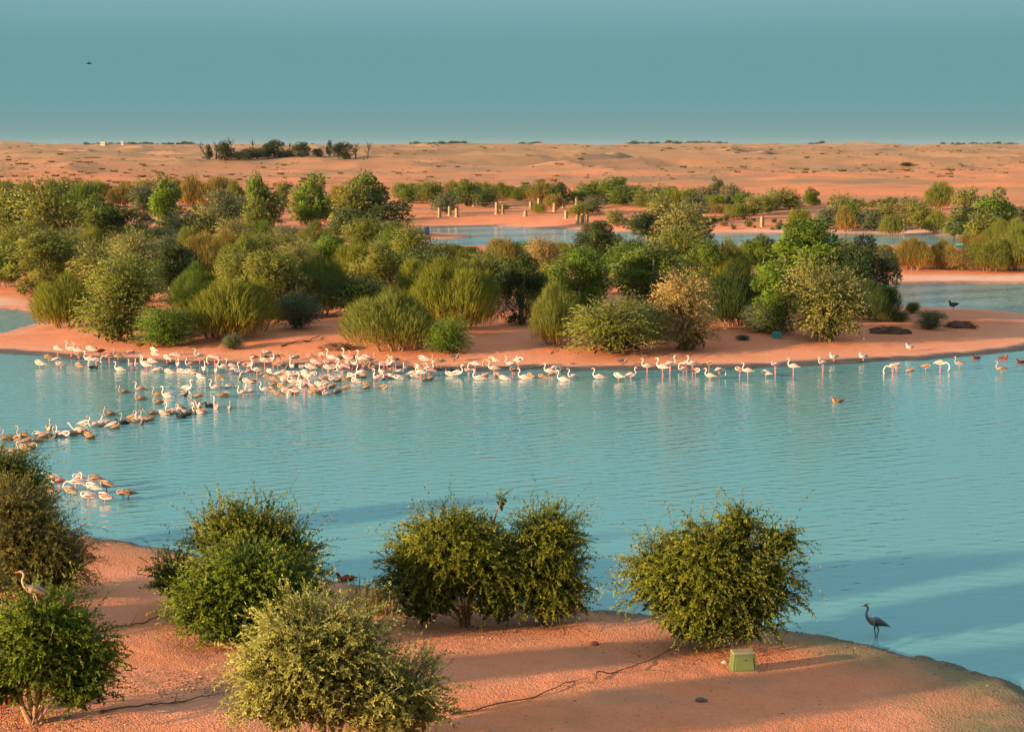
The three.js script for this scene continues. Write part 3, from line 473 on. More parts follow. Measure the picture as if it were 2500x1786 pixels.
{ // sprig on the wide bush, weeds on the shore
  const L = new Leaves(), r = rng(5); const p = at(912, 1497);
  for (let k = 0; k < 130; k++) { const a = r() * 6.28, l = .35 + .75 * r(), x0 = (r() - .5) * 1.3, z0 = (r() - .5) * .6, n = .25 * r(); L.blade([[x0, 0, z0], [x0 + n * Math.cos(a) * .5, l * .55, z0 + n * Math.sin(a) * .5], [x0 + n * Math.cos(a) * 1.6, l, z0 + n * Math.sin(a) * 1.6]], .028, [[.28, .15, .05], [.26, .2, .06], [.24, .22, .06]], [Math.cos(a + 1.5), Math.sin(a + 1.5)]); for (let q = 0; q < 9; q++) { const t = .4 + .6 * r(); L.leaf(x0 + n * Math.cos(a) * t * 1.3, l * t, z0 + n * Math.sin(a) * t * 1.3, unit(r), .07, .025, [.2, .19, .05], r); } }
  const w = thing('weed_clump', p, 'straw coloured weeds between the silvery bush and the wide dense bush', 'weeds'); part('foliage', L.geometry(), leafMat([1, 1, 1]), w);
}

// ---------------------------------------------------------------- birds
// forward is +x; one swept skin from tail over body and neck to the head
const WHITE = mat([.80, .66, .60], .85), ROSE = mat([.66, .42, .37], .85), CORAL = mat([.70, .19, .16], .8), BUFF = mat([.46, .31, .22], .85), DUN = mat([.30, .17, .10], .85), SOOT = mat([.035, .032, .035], .8), LEG = mat([.78, .17, .18], .6), LEGJ = mat([.30, .20, .17], .7), BILL = mat([.75, .35, .33], .5);
const FL = { // flamingo poses: neck path and neck radii, then head and bill
  up: { neck: [[.30, .02, 0], [.40, .10, 0], [.43, .24, 0], [.36, .36, 0], [.33, .47, 0], [.36, .57, 0], [.44, .61, 0]], bill: [[.44, .61, 0], [.52, .58, 0], [.53, .52, 0]] },
  curl: { neck: [[.28, .03, 0], [.36, .10, .01], [.33, .19, .02], [.22, .215, .04], [.10, .20, .055], [.0, .18, .07]], bill: [[.0, .18, .07], [-.08, .16, .09], [-.11, .12, .09]] },
  feed: { neck: [[.30, .0, 0], [.44, .04, 0], [.58, -.05, 0], [.66, -.22, 0], [.66, -.40, 0], [.62, -.5, 0]], bill: [[.62, -.5, 0], [.55, -.56, 0], [.50, -.55, 0]] },
  reach: { neck: [[.30, .03, 0], [.43, .12, 0], [.56, .26, 0], [.62, .40, 0], [.70, .47, 0]], bill: [[.70, .47, 0], [.79, .45, 0], [.81, .38, 0]] },
};
const wingGeo = (s) => { const g = tube(curve([[.24, .05, .10 * s], [.05, .09, .155 * s], [-.2, .05, .13 * s], [-.44, -.02, .05 * s]], 8), spread([[.01, .01], [.03, .12], [.028, .13], [.02, .08], [.005, .01]], 8), 8); return g; };
const tailGeo = tube([[-.30, .01, 0], [-.45, -.03, 0], [-.56, -.07, 0]], [[.07, .05], [.05, .035], [.008, .008]], 7);
const wings = [wingGeo(1), wingGeo(-1)];
const legGeo = (x, z, bend) => tube([[x, -.12, z], [x + .01, -.35, z], [x + bend, -.62, z], [x + bend * .6, -1.0, z]], [.022, .016, .022, .012], 6);
const legs = [legGeo(.02, .05, -.05), legGeo(-.02, -.05, .03)];
const flamingoProto = {};
function flamingo(pose, kind) {
  const key = pose + kind; if (flamingoProto[key]) return flamingoProto[key];
  const g = new THREE.Group(), f = FL[pose], skin = kind === 'juvenile' ? BUFF : WHITE, wing = { white: ROSE, pink: CORAL, juvenile: DUN }[kind];
  const path = curve([[-.46, -.03, 0], [-.3, .0, 0], [-.1, .02, 0], [.12, .01, 0], ...f.neck], 30);
  part('body', tube(path, spread([[.015, .015], [.09, .09], [.155, .15], [.165, .165], [.12, .13], [.05, .054], [.033, .034], [.029, .029], [.029, .029], [.032, .032], [.044, .048], [.026, .034]].slice(0, 12), 30), 9), skin, g);
  part('bill', tube(curve(f.bill, 5), spread([.034, .03, .008], 5), 6), kind === 'juvenile' ? LEGJ : BILL, g);
  for (const w of wings) part('wing', w, wing, g);
  part('tail', tailGeo, kind === 'white' ? ROSE : SOOT, g);
  for (const l of legs) part('leg', l, kind === 'juvenile' ? LEGJ : LEG, g);
  g.userData.kindName = 'flamingo'; return (flamingoProto[key] = g);
}
// where each bird meets the water: x, y, then colour (w white, k pink, j young), pose (u neck up, c head tucked, f feeding, r reaching), heading (l r t a), depth (s swims, d wades deep, o stands)
const flock = `97 897 wcld,118 882 jcld,140 868 wclo,137 888 wcrd,148 900 wcld,173 870 wulo,190 876 wulo,193 902 jcld,194 884 julo,222 874 wclo,218 888 wuld,234 892 wfld,266 888 kflo,288 888 julo,292 905 wuls,322 882 kfro,320 900 wutd,333 900 wutd,353 897 wuld,375 872 wclo,370 892 wcld,357 902 wuld,385 908 wcrs,378 885 wclo,407 893 wclo,412 911 wcls,430 885 kflo,434 900 wutd,444 911 wcls,466 900 kuld,464 913 wcls,476 912 jcls,487 888 wulo,498 912 wutd,488 924 wcls,524 893 kflo,528 915 wutd,536 924 jcls,546 908 wuld,552 902 jcld,563 902 wuld,570 912 wurd,585 926 juas,585 912 wcls,603 910 kuro,608 925 kfls,620 892 jclo,627 915 wuld,604 935 wcls,617 934 jcrs,646 890 jclo,
653 884 wclo,672 886 jcro,684 885 jclo,717 892 wclo,724 890 jcro,758 892 jclo,788 888 kclo,810 894 wulo,646 900 wclo,666 897 wuto,678 900 jcrd,712 902 wuad,740 905 wcld,757 906 wcld,787 900 jcld,813 905 wurd,800 908 wcld,660 911 wcls,680 917 wcrs,705 917 wcls,728 917 wcls,745 918 wcls,762 918 wcrs,835 912 kuld,650 923 jcls,670 930 jcls,690 926 jcrs,699 930 kcls,716 935 wuls,740 936 kuls,805 926 wcls,790 928 jcls,815 931 wcls,828 931 jcrs,648 960 wuld,668 943 jcls,663 956 jcls,688 948 jcls,708 951 jcrs,737 950 wuls,748 946 jcrs,765 951 jcls,778 942 wcls,795 944 wcls,790 954 kcrs,811 947 jcrs,680 966 jcls,700 960 kcls,716 962 jcls,719 968 kfld,742 968 kuto,765 962 jcls,779 962 jurs,798 966 wcls,825 960 jcrs,
833 892 jclo,850 895 kulo,838 908 wuld,860 905 wuro,864 892 julo,885 898 wulo,895 892 wclo,904 897 juro,913 909 juld,880 917 kcls,888 922 jcls,937 908 kclo,926 926 wuls,929 915 wuad,945 908 wuro,960 907 wulo,966 897 jclo,953 924 wcls,958 911 jcrd,975 927 wcls,989 908 wutd,1008 922 wurd,858 921 kcls,841 931 jcls,870 935 wcls,845 950 jcrs,897 941 jcls,896 950 jcrs,935 948 jcrs,
1013 922 wcls,1020 908 jcld,1028 918 wuld,1035 900 wclo,1036 931 jcls,1046 911 wurd,1051 928 jcrs,1053 916 kuld,1066 903 julo,1076 900 jclo,1098 917 wcls,1116 920 wurd,1145 914 wcld,1160 906 wflo,1170 927 wuls,1184 922 kcrs,1198 900 jflo,1204 900 wclo,1206 909 wuld,1216 920 jcls,1231 927 wcls,1246 906 wulo,1251 912 wuro,1266 902 wcro,1256 916 jcld,1280 925 wuls,1296 920 jcls,
1325 923 jcls,1341 914 wuld,1348 925 jurd,1356 911 wcrd,1375 930 wuls,1400 923 wuls,1463 924 wuls,1510 929 wcld,1540 924 wurd,
1580 912 wulo,1618 921 wulo,1636 912 wuro,1668 910 wcld,1676 908 wflo,1691 910 wulo,1698 916 kcrd,1734 926 wuld,1731 908 jcro,1756 924 wfro,1806 921 kclo,1826 923 wulo,
1870 920 wcld,1893 912 wclo,1937 917 wulo,2009 906 wulo,2180 911 wfld,2189 904 wcrd,2223 918 jcrd,2260 906 jcrd,2296 906 wfro,2343 897 juld,2446 910 juld,
303 960 juls,343 953 kuls,344 977 juls,387 967 juls,408 970 wuls,388 986 juls,455 951 wurs,453 966 jcas,485 971 jcrs,528 950 wuls,556 948 wuls,543 970 jcls,548 968 jcrs,560 998 juts,527 996 kuas,593 968 wuld,613 966 wuld,
308 1033 juls,322 1023 jcrs,344 1026 wuls,357 1028 juls,366 1028 jcrs,371 1014 jrls,395 1013 wcls,408 1012 jcrs,420 1010 wuls,431 1008 wcrs,446 1010 wuls,441 1000 jcls,483 1010 wuls,488 1005 juls,494 1010 jcrs,480 990 jrls,485 996 wcas,
13 1076 jcls,22 1072 juls,36 1075 jcrs,57 1068 juls,66 1082 jcrs,95 1066 wcls,108 1070 jcrs,92 1080 jcls,117 1068 jurs,60 1098 jcls,76 1096 jcrs,118 1050 juts,142 1062 wuts,156 1066 wcrs,180 1064 jcls,191 1054 wrls,204 1038 wcrs,206 1058 jcrs,216 1066 jcls,223 1072 jcrs,232 1042 wuls,247 1040 wcrs,262 1036 wuls,269 1016 julS,275 1044 wcrs,283 1048 jcrs,8 1108 wcls,30 1108 jurs,
130 1184 wrld,144 1192 kcld,121 1200 jcls,171 1212 jcld,184 1198 wfld,193 1180 wcld,213 1194 wuld,226 1206 wcld,233 1186 jcld,260 1202 jcld,216 1226 wcld,256 1226 kcld,300 1220 jcld,313 1218 jcld`.split(',').map((t) => { const [x, y, c] = t.trim().split(' '); return { x: +x, y: +y, c: c[0], pose: c[1], face: c[2], deep: c[3] }; });
{ const r = rng(71); for (let k = 0; k < 30; k++) { const x = 640 + 340 * r(), y = lerp(903, x < 800 ? 952 : 930, r()); flock.push({ x, y, c: 'wwjk'[Math.floor(r() * 4)], pose: r() < .8 ? 'c' : 'u', face: r() < .7 ? 'l' : 'r', deep: y < 908 ? 'o' : 's' }); } }
const KIND = { w: 'white', k: 'pink', j: 'juvenile' }, POSE = { u: 'up', c: 'curl', f: 'feed', r: 'reach' };
const KW = { w: 'white flamingo', k: 'pink winged flamingo', j: 'brown young flamingo' }, PWORD = { u: 'neck raised', c: 'head tucked', f: 'feeding', r: 'neck stretched' };
function spot({ x, y }) {
  if (y > 1140) return 'in the small group by the bushes';
  if (x < 620 && y > 935) return y < 975 + (x > 500 ? 25 : 0) && x > 290 ? 'loose in open water' : x < 130 ? 'at the diagonal line\'s near end' : x < 290 ? 'midway along the diagonal line' : 'at the diagonal line\'s far end';
  const e = [[250, 'at the flock\'s west end'], [460, 'below the small leafy shrub'], [640, 'below the tiny grey shrub'], [700, 'below the dry branch'], [770, 'left of the debris mound'], [880, 'below the debris mound'], [1040, 'below the overhanging broom'], [1200, 'below the small bright bush'], [1310, 'below the sandy gap'], [1560, 'below the largest bush'], [1850, 'below the tan leaved shrub'], [2110, 'below the teal box'], [9999, 'off the east spit']];
  return e.find((q) => x < q[0])[1];
}
const flockLabels = labelRows(flock, (b) => `${KW[b.c]} ${PWORD[b.pose]} ${b.deep === 'o' ? 'wading' : 'afloat'} ${spot(b)}`, (b) => b.x);
{
  const r = rng(404);
  for (const b of flock) {
    const p = at(b.x, b.y), turn = { l: Math.PI, r: 0, t: -Math.PI / 2, a: Math.PI / 2 }[b.face] + (r() - .5) * 1.1, s = (b.c === 'j' ? .70 : .75) * (.88 + .22 * r());
    const o = copyOf(flamingo(POSE[b.pose], KIND[b.c]), p, turn, flockLabels.get(b), 'flamingo', 'flamingos ' + spot(b));
    o.scale.setScalar(s);
    o.position.y = Math.max(-.35, ground(p.x, p.z)) + s * ({ s: .13, S: .13, d: .30 + .1 * r(), o: .62 + .16 * r() }[b.deep]);
    if (b.pose === 'f') o.position.y = Math.max(o.position.y, .5 * s);
  }
}
// ducks, gulls, waders: forward +x
function smallBird(kindName, c, scale, stand) {
  const g = new THREE.Group();
  part('body', tube(curve([[-.30, .02, 0], [-.18, .0, 0], [0, -.01, 0], [.14, .01, 0], [.2, .09, 0], [.215, .17, 0], [.255, .195, 0], [.29, .185, 0]], 22), spread([[.012, .01], [.07, .055], [.11, .1], [.105, .1], [.06, .065], [.042, .044], [.055, .055], [.022, .025]], 22), 10), c.body, g);
  part('bill', tube([[.275, .185, 0], [.32, .172, 0], [.355, .166, 0]], [[.02, .02], [.02, .01], [.012, .006]], 6), c.bill, g);
  for (const s of [1, -1]) part('wing', tube(curve([[.12, .03, .07 * s], [-.02, .06, .105 * s], [-.2, .05, .07 * s], [-.33, .045, .02 * s]], 7), spread([[.008, .01], [.022, .07], [.02, .06], [.006, .01]], 7), 7), c.wing, g);
  part('tail', tube([[-.25, .02, 0], [-.33, .03, 0], [-.4, .04, 0]], [[.05, .02], [.045, .014], [.02, .006]], 6), c.tail, g);
  if (stand) for (const s of [1, -1]) part('leg', tube([[-.01, -.08, .04 * s], [0, -.16, .04 * s], [-.01, -.245, .04 * s], [.05, -.25, .04 * s]], [.016, .012, .012, .01], 5), c.leg, g);
  g.scale.setScalar(scale); g.userData.kindName = kindName; return g;
}
const RUST = mat([.17, .02, .013], .85), BLACKISH = mat([.03, .03, .034], .7), GREYW = mat([.36, .38, .40], .8), SNOW = mat([.8, .78, .74], .8), TAWNY = mat([.34, .2, .1], .8), ORANGE = mat([.6, .22, .04], .6);
const birdKinds = {
  rust: smallBird('duck', { body: RUST, bill: BLACKISH, wing: mat([.17, .02, .015], .8), tail: BLACKISH, leg: BLACKISH }, 1.0, true),
  dark: smallBird('duck', { body: mat([.07, .075, .085], .8), bill: BLACKISH, wing: BLACKISH, tail: BLACKISH, leg: BLACKISH }, 1.05, false),
  darkStand: smallBird('duck', { body: mat([.12, .11, .11], .8), bill: BLACKISH, wing: BLACKISH, tail: BLACKISH, leg: BLACKISH }, 1.05, true),
  tawny: smallBird('duck', { body: TAWNY, bill: ORANGE, wing: DUN, tail: BLACKISH, leg: ORANGE }, 1.1, false),
  gull: smallBird('gull', { body: SNOW, bill: ORANGE, wing: GREYW, tail: SNOW, leg: ORANGE }, 1.05, true),
  crow: smallBird('crow', { body: BLACKISH, bill: BLACKISH, wing: SOOT, tail: SOOT, leg: BLACKISH }, 1.5, true),
};
function bird(kind, x, y, face, label, category, group) {
  const g = birdKinds[kind], p = at(x, y), s = g.scale.x, stands = g.children.some((c) => c.name === 'leg');
  const o = copyOf(g, p, face === 'l' ? Math.PI + .35 : -.3, label, category, group);
  o.position.y += s * (stands && ground(p.x, p.z) > .02 ? .25 : .05); return o;
}
bird('rust', 843, 1418, 'l', 'dark red duck at the water\'s edge left of the wide dense bush', 'duck');
bird('rust', 6, 1742, 'r', 'dark red duck on sand at the photo\'s left edge by the forked stems', 'duck');
bird('rust', 2384, 876, 'l', 'red duck standing on the edge of the east spit', 'duck');
bird('rust', 2450, 876, 'r', 'red duck in the shallows right of the one on the east spit', 'duck');
bird('rust', 2492, 886, 'l', 'red duck at the photo\'s right edge off the east spit', 'duck');
bird('rust', 244, 866, 'l', 'red brown duck on the beach among the flock\'s west end', 'duck');
bird('rust', 341, 851, 'l', 'dark red duck high on the west beach behind the flamingos', 'duck');
bird('tawny', 2045, 982, 'l', 'tawny duck swimming alone on the open lake', 'duck');
bird('darkStand', 1110, 882, 'r', 'dark duck on the beach below the small bright bush', 'duck');
bird('darkStand', 1521, 893, 'r', 'dark duck on the beach below the largest rounded bush', 'duck');
for (const [x, y, f, w] of [[296, 1035, 'l', 'blue grey duck at the left end of the diagonal line\'s far half'], [338, 1036, 'r', 'dark duck with white breast below the middle of the diagonal line'], [440, 1021, 'l', 'first of four dark ducks trailing the diagonal line'], [453, 1015, 'l', 'second of four dark ducks trailing the diagonal line'], [467, 1010, 'r', 'third of four dark ducks trailing the diagonal line'], [477, 1005, 'r', 'last of four dark ducks trailing the diagonal line'], [512, 993, 'l', 'dark duck swimming right of the diagonal line\'s far end'], [126, 1070, 'r', 'dark duck among the near end of the diagonal line'], [228, 900, 'r', 'dark duck among the flock\'s west end'], [693, 900, 'r', 'dark duck below the dry branch'], [1098, 906, 'l', 'dark duck in shallows below the small bright bush'], [1362, 907, 'r', 'dark duck in shallows below the largest rounded bush']]) bird('dark', x, y, f, w, 'duck', 'dark ducks among the flamingos');
bird('gull', 2222, 857, 'l', 'white gull resting high on the east spit\'s beach', 'gull');
bird('gull', 2036, 881, 'l', 'pale gull on the wet beach left of the others', 'gull');
bird('gull', 2108, 880, 'l', 'pale gull on the wet beach near the dark shoreline', 'gull');
bird('crow', 2328, 755, 'l', 'black crow perched on the east spit by the channel', 'crow');

// herons
function heron(p, turn, label, c, lift, size) {
  const o = thing('heron', p, label, 'heron', undefined, turn);
  part('body', tube(curve([[-.40, -.10, 0], [-.28, -.04, 0], [-.08, .02, 0], [.10, .06, 0], [.22, .12, 0], [.30, .22, 0], [.33, .34, 0], [.285, .46, 0], [.30, .56, 0], [.37, .60, 0], [.43, .59, 0]], 34), spread([[.015, .015], [.06, .06], [.11, .12], [.12, .135], [.075, .085], [.048, .05], [.036, .036], [.032, .032], [.034, .034], [.045, .048], [.02, .022]], 34), 10), c[0], o);
  part('bill', tube([[.42, .59, 0], [.50, .58, 0], [.60, .57, 0]], [[.02, .022], [.014, .016], [.003, .003]], 6), c[2], o);
  for (const s of [1, -1]) part('wing', tube(curve([[.14, .08, .07 * s], [-.02, .06, .115 * s], [-.24, -.02, .085 * s], [-.48, -.14, .02 * s]], 9), spread([[.008, .01], [.03, .11], [.028, .11], [.018, .06], [.004, .008]], 9), 8), c[1], o);
  part('crest', tube([[.34, .64, 0], [.27, .645, 0], [.18, .61, 0]], [[.012, .012], [.012, .01], [.003, .003]], 5), SOOT, o);
  part('tail', tube([[-.34, -.07, 0], [-.45, -.13, 0], [-.53, -.17, 0]], [[.05, .02], [.04, .016], [.015, .006]], 6), SOOT, o);
  part('leg', tube([[.0, -.08, .05], [.02, -.22, .05], [-.02, -.40, .05], [.0, -.66, .05]], [.035, .02, .018, .013], 6), c[3], o);
  part('leg', tube([[-.03, -.08, -.05], [-.08, -.22, -.05], [-.03, -.40, -.05], [-.06, -.66, -.05]], [.035, .02, .018, .013], 6), c[3], o);
  o.position.y += lift; o.scale.setScalar(size); return o;
}
heron(at(2138, 1556), Math.PI + .2, 'grey heron wading in the shallows off the near bank', [mat([.16, .14, .135], .85), mat([.06, .062, .075], .85), mat([.45, .33, .12], .5), mat([.06, .06, .07], .7)], .40, .84);
{ const p = treeBush.position.clone(); heron(p.add(V(.08, 0, .1)), Math.PI + .15, 'pale heron standing on top of the small tree', [mat([.42, .29, .21], .85), mat([.22, .145, .12], .85), ORANGE, mat([.5, .3, .2], .7)], 2.9, .70); }
{ // a bird on the wing
  const r = rayOf(216, 155).multiplyScalar(190), o = thing('flying_bird', V(0, EYE, 0).add(r), 'small dark bird flying alone in the sky', 'bird', undefined, .2);
  part('body', tube(curve([[-.32, 0, 0], [-.1, .0, 0], [.1, .01, 0], [.24, .03, 0], [.33, .02, 0]], 12), spread([.01, .06, .08, .055, .01], 12), 8), SOOT, o);
  for (const s of [1, -1]) part('wing', tube(curve([[.06, .02, .04 * s], [.06, .1, .25 * s], [-.02, .06, .48 * s], [-.14, -.04, .62 * s]], 8), spread([[.09, .015], [.1, .014], [.07, .01], [.01, .004]], 8), 6), SOOT, o);
  part('tail', tube([[-.26, 0, 0], [-.36, 0, 0], [-.44, 0, 0]], [[.05, .012], [.06, .01], [.05, .005]], 6), SOOT, o);
}

// ---------------------------------------------------------------- things on the sand
function frustumBox(w, h, d, taper, bevel = .015) { const g = new RoundedBoxGeometry(w, h, d, 2, bevel); const p = g.attributes.position; for (let i = 0; i < p.count; i++) { const k = 1 - taper * (p.getY(i) / h + .5); p.setX(i, p.getX(i) * k); p.setZ(i, p.getZ(i) * k); } g.computeVertexNormals(); return g; }
{
  const p = at(1813, 1634), o = thing('utility_box', p, 'green tapered utility box on sand before the round bush', 'box', undefined, .12);
  const grn = mat([.085, .115, .036], .7), top = mat([.20, .185, .12], .8);
  const b = part('body', frustumBox(.62, .46, .42, .17), grn, o); b.position.y = .21;
  const l = part('lid', new RoundedBoxGeometry(.54, .045, .37, 2, .012), top, o); l.position.y = .455;
  const d = part('front_panel', frustumBox(.48, .32, .02, .12, .006), mat([.095, .125, .04], .65), o); d.position.set(0, .2, .2); d.rotation.x = -.085;
  const h = part('latch', new RoundedBoxGeometry(.07, .03, .02, 1, .006), mat([.1, .12, .05], .4, { metalness: .4 }), o); h.position.set(0, .3, .205);
  const f = part('foot', new RoundedBoxGeometry(.66, .06, .46, 1, .012), mat([.11, .13, .05], .8), o); f.position.y = 0;
}
{
  const p = at(1897, 825), o = thing('storage_box', p, 'teal box on the island sand beside the narrow yellow green tree', 'box', undefined, -.1), teal = mat([.02, .19, .19], .55);
  const b = part('body', frustumBox(.62, .36, .42, .1), teal, o); b.position.y = .17; const l = part('lid', new RoundedBoxGeometry(.6, .06, .42, 2, .015), mat([.03, .24, .24], .5), o); l.position.y = .37;
}
function barrel(x, y, c, label, h) { const p = at(x, y), o = thing('barrel', p, label, 'barrel'); const m = mat(c, .5); part('body', new THREE.LatheGeometry([[0, 0], [.28, 0], [.3, .05], [.29, .3], [.31, .33], [.29, .36], [.29, .62], [.31, .65], [.29, .68], [.29, .9], [.27, .93], [0, .93]].map(([a, b]) => new THREE.Vector2(a, b)), 18), m, o); part('lid', new THREE.CylinderGeometry(.25, .26, .04, 16).translate(0, .94, 0), mat(c.map((v) => v * .7), .5), o); o.scale.setScalar(h); return o; }
barrel(178, 572, [.04, .22, .5], 'blue barrel among the western scrub', 1.0);
barrel(1042, 572, [.02, .12, .42], 'blue barrel by the west end of the far pond', 1.2);
barrel(1508, 590, [.05, .34, .38], 'teal barrel between the dark trees east of the pond', 1.3);
{ const p = at(2341, 650), o = thing('sign_post', p, 'small teal sign on a thin post among the orange brooms', 'sign'); part('post', tube([[0, -.1, 0], [0, 1.2, 0], [0, 2.1, 0]], [.05, .05, .045], 8), greyBark, o); part('panel', new RoundedBoxGeometry(.8, .38, .05, 1, .015).translate(0, 2.15, .05), mat([.12, .42, .42], .6), o); }
// stubby pale posts round the far pond
const POST = new THREE.Group(); POST.userData.kindName = 'post';
part('shaft', frustumBox(.62, 1.75, .62, .08, .05).translate(0, .82, 0), mat([.24, .195, .11], .95), POST); part('cap', new RoundedBoxGeometry(.56, .09, .56, 1, .03).translate(0, 1.74, 0), mat([.26, .22, .13], .95), POST); part('footing', frustumBox(.86, .2, .86, .12, .03).translate(0, .05, 0), mat([.40, .25, .15], .95), POST);
const posts = [[1073, 530, 22], [1098, 526, 22], [1115, 529, 20], [1157, 503, 18], [1213, 522, 28], [1227, 522, 22], [1296, 515, 22], [1316, 502, 18], [1354, 516, 20], [1376, 507, 20], [1408, 500, 20], [1283, 527, 12], [1382, 533, 18], [1410, 548, 24], [1422, 546, 24], [1433, 545, 20], [1481, 496, 20], [1521, 491, 18], [1697, 520, 24], [1861, 553, 24], [2208, 562, 28], [2190, 546, 20], [2098, 546, 20]];
const postLabels = labelRows(posts, ([x]) => 'pale stubby post ' + (x < 1170 ? 'at the pond\'s west shore' : x < 1340 ? 'near the lone yellow broom behind the pond' : x < 1440 ? 'under the dark narrow tree behind the pond' : x < 1600 ? 'on the low mound east of the pond' : 'standing apart east of the pond'), (r) => r[0]);
posts.forEach((row, i) => { const [x, y, h] = row, p = at(x, y), o = copyOf(POST, p, .45 + .3 * hash2(i, 3), postLabels.get(row), 'post', 'pale posts round the far pond'); o.scale.set(.8, h * perPixel(p) / 1.75, .8); });

// dry branches lying on the sand
function stick(label, pts, rad, twigs = 0, seed = 1) {
  const r = rng(seed), P = pts.map(([x, y]) => at(x, y)), c = P.reduce((a, b) => a.add(b), V(0, 0, 0)).multiplyScalar(1 / P.length);
  const loc = curve(P.map((p, i) => [p.x - c.x + (r() - .5) * .05, p.y - c.y + rad * .5 + (i % 2 ? .04 : 0), p.z - c.z + (r() - .5) * .12]), 18).map((p) => [p.x + (r() - .5) * rad * 1.6, p.y + r() * rad * 1.2, p.z + (r() - .5) * rad * 4]);
  const o = thing('dry_branch', c, label, 'branch'); part('stem', tube(loc, spread([rad * .8, rad * .65, rad * .5, rad * .2], 18), 6), mat([.10, .055, .035], .95), o);
  for (let k = 0; k < twigs; k++) { const a = V(...loc[3 + Math.floor(r() * 13)]), l = .25 + .5 * r(), d = r() * 6.28; part('twig', tube([a, V(a.x + Math.cos(d) * l * .5, a.y + .08 * r(), a.z + Math.sin(d) * l * .5), V(a.x + Math.cos(d) * l, a.y + .15 * r(), a.z + Math.sin(d) * l)], [rad * .45, rad * .3, rad * .12], 5), mat([.10, .055, .035], .95), o); }
}
stick('long curved dry branch on sand right of the silvery bush', [[1100, 1748], [1200, 1728], [1300, 1704], [1380, 1672], [1406, 1667], [1420, 1674]], .022, 3, 2);
stick('crooked dry branch reaching from the round bush toward the long curved one', [[1452, 1662], [1462, 1648], [1490, 1645], [1530, 1638], [1590, 1612], [1640, 1592], [1658, 1578]], .024, 4, 3);
stick('dry branch on sand left of the round bright green bush', [[238, 1545], [290, 1538], [350, 1522], [395, 1506], [424, 1502]], .03, 3, 4);
stick('short dark branch beside the brownish feathery bush', [[190, 1462], [215, 1455], [240, 1445]], .026, 2, 5);
stick('dry root lying along the litter patch left of the silvery bush', [[240, 1742], [320, 1733], [400, 1722], [480, 1710], [565, 1690]], .03, 3, 6);
stick('forked dry branch on the island beach above the flock', [[688, 846], [720, 838], [745, 836], [765, 829], [782, 820]], .07, 5, 7);
stick('thin stick on the island sand beside the orange footed broom', [[1345, 864], [1358, 852], [1366, 842]], .03, 2, 8);
stick('driftwood log on the shore right of the touching bushes', [[1378, 1496], [1400, 1493], [1438, 1490]], .05, 1, 9);
{ // low mounds of dark debris
  const mound = (x, y, w, h, c, label) => { const p = at(x, y), m = perPixel(p), g = new THREE.SphereGeometry(1, 40, 20, 0, Math.PI * 2, 0, Math.PI / 2), a = g.attributes.position; for (let i = 0; i < a.count; i++) { const k = 1 + .35 * fbm(a.getX(i) * 3 + x, a.getZ(i) * 3, 4); a.setXYZ(i, a.getX(i) * k, a.getY(i) * (k + .2 * fbm(a.getX(i) * 7, a.getZ(i) * 7 + x, 3)), a.getZ(i) * k); } g.computeVertexNormals(); const o = thing('debris_mound', p, label, 'mound'); const q = part('heap', g, mat(c, 1, { bumpMap: null }), o); q.scale.set(w * m / 2, h * m, w * m / 3); q.position.y = -.04; const L = new Leaves(), r = rng(x); for (let k = 0; k < 90; k++) { const t = r() * 6.28, e = Math.sqrt(r()) * 1.05; L.leaf(Math.cos(t) * e * w * m / 2, (1 - e * e * .9) * h * m * .95, Math.sin(t) * e * w * m / 3, V(Math.cos(t), .2 * r(), Math.sin(t)).normalize(), .3 + .3 * r(), .05, c.map((v) => v * (.6 + r())), r); } part('twigs_foliage', L.geometry(), leafMat([1, 1, 1]), o); };
  mound(2172, 812, 90, 15, [.085, .038, .022], 'dark brown mound on the east spit nearer the thicket');
  mound(2346, 800, 68, 16, [.085, .036, .022], 'dark brown mound on the east spit farther from the thicket');
  mound(825, 852, 72, 16, [.10, .045, .028], 'brown debris mound on the beach right of the forked branch');
  mound(2010, 815, 40, 6, [.07, .04, .03], 'low dark litter heap beside the pale weeping tree');
}
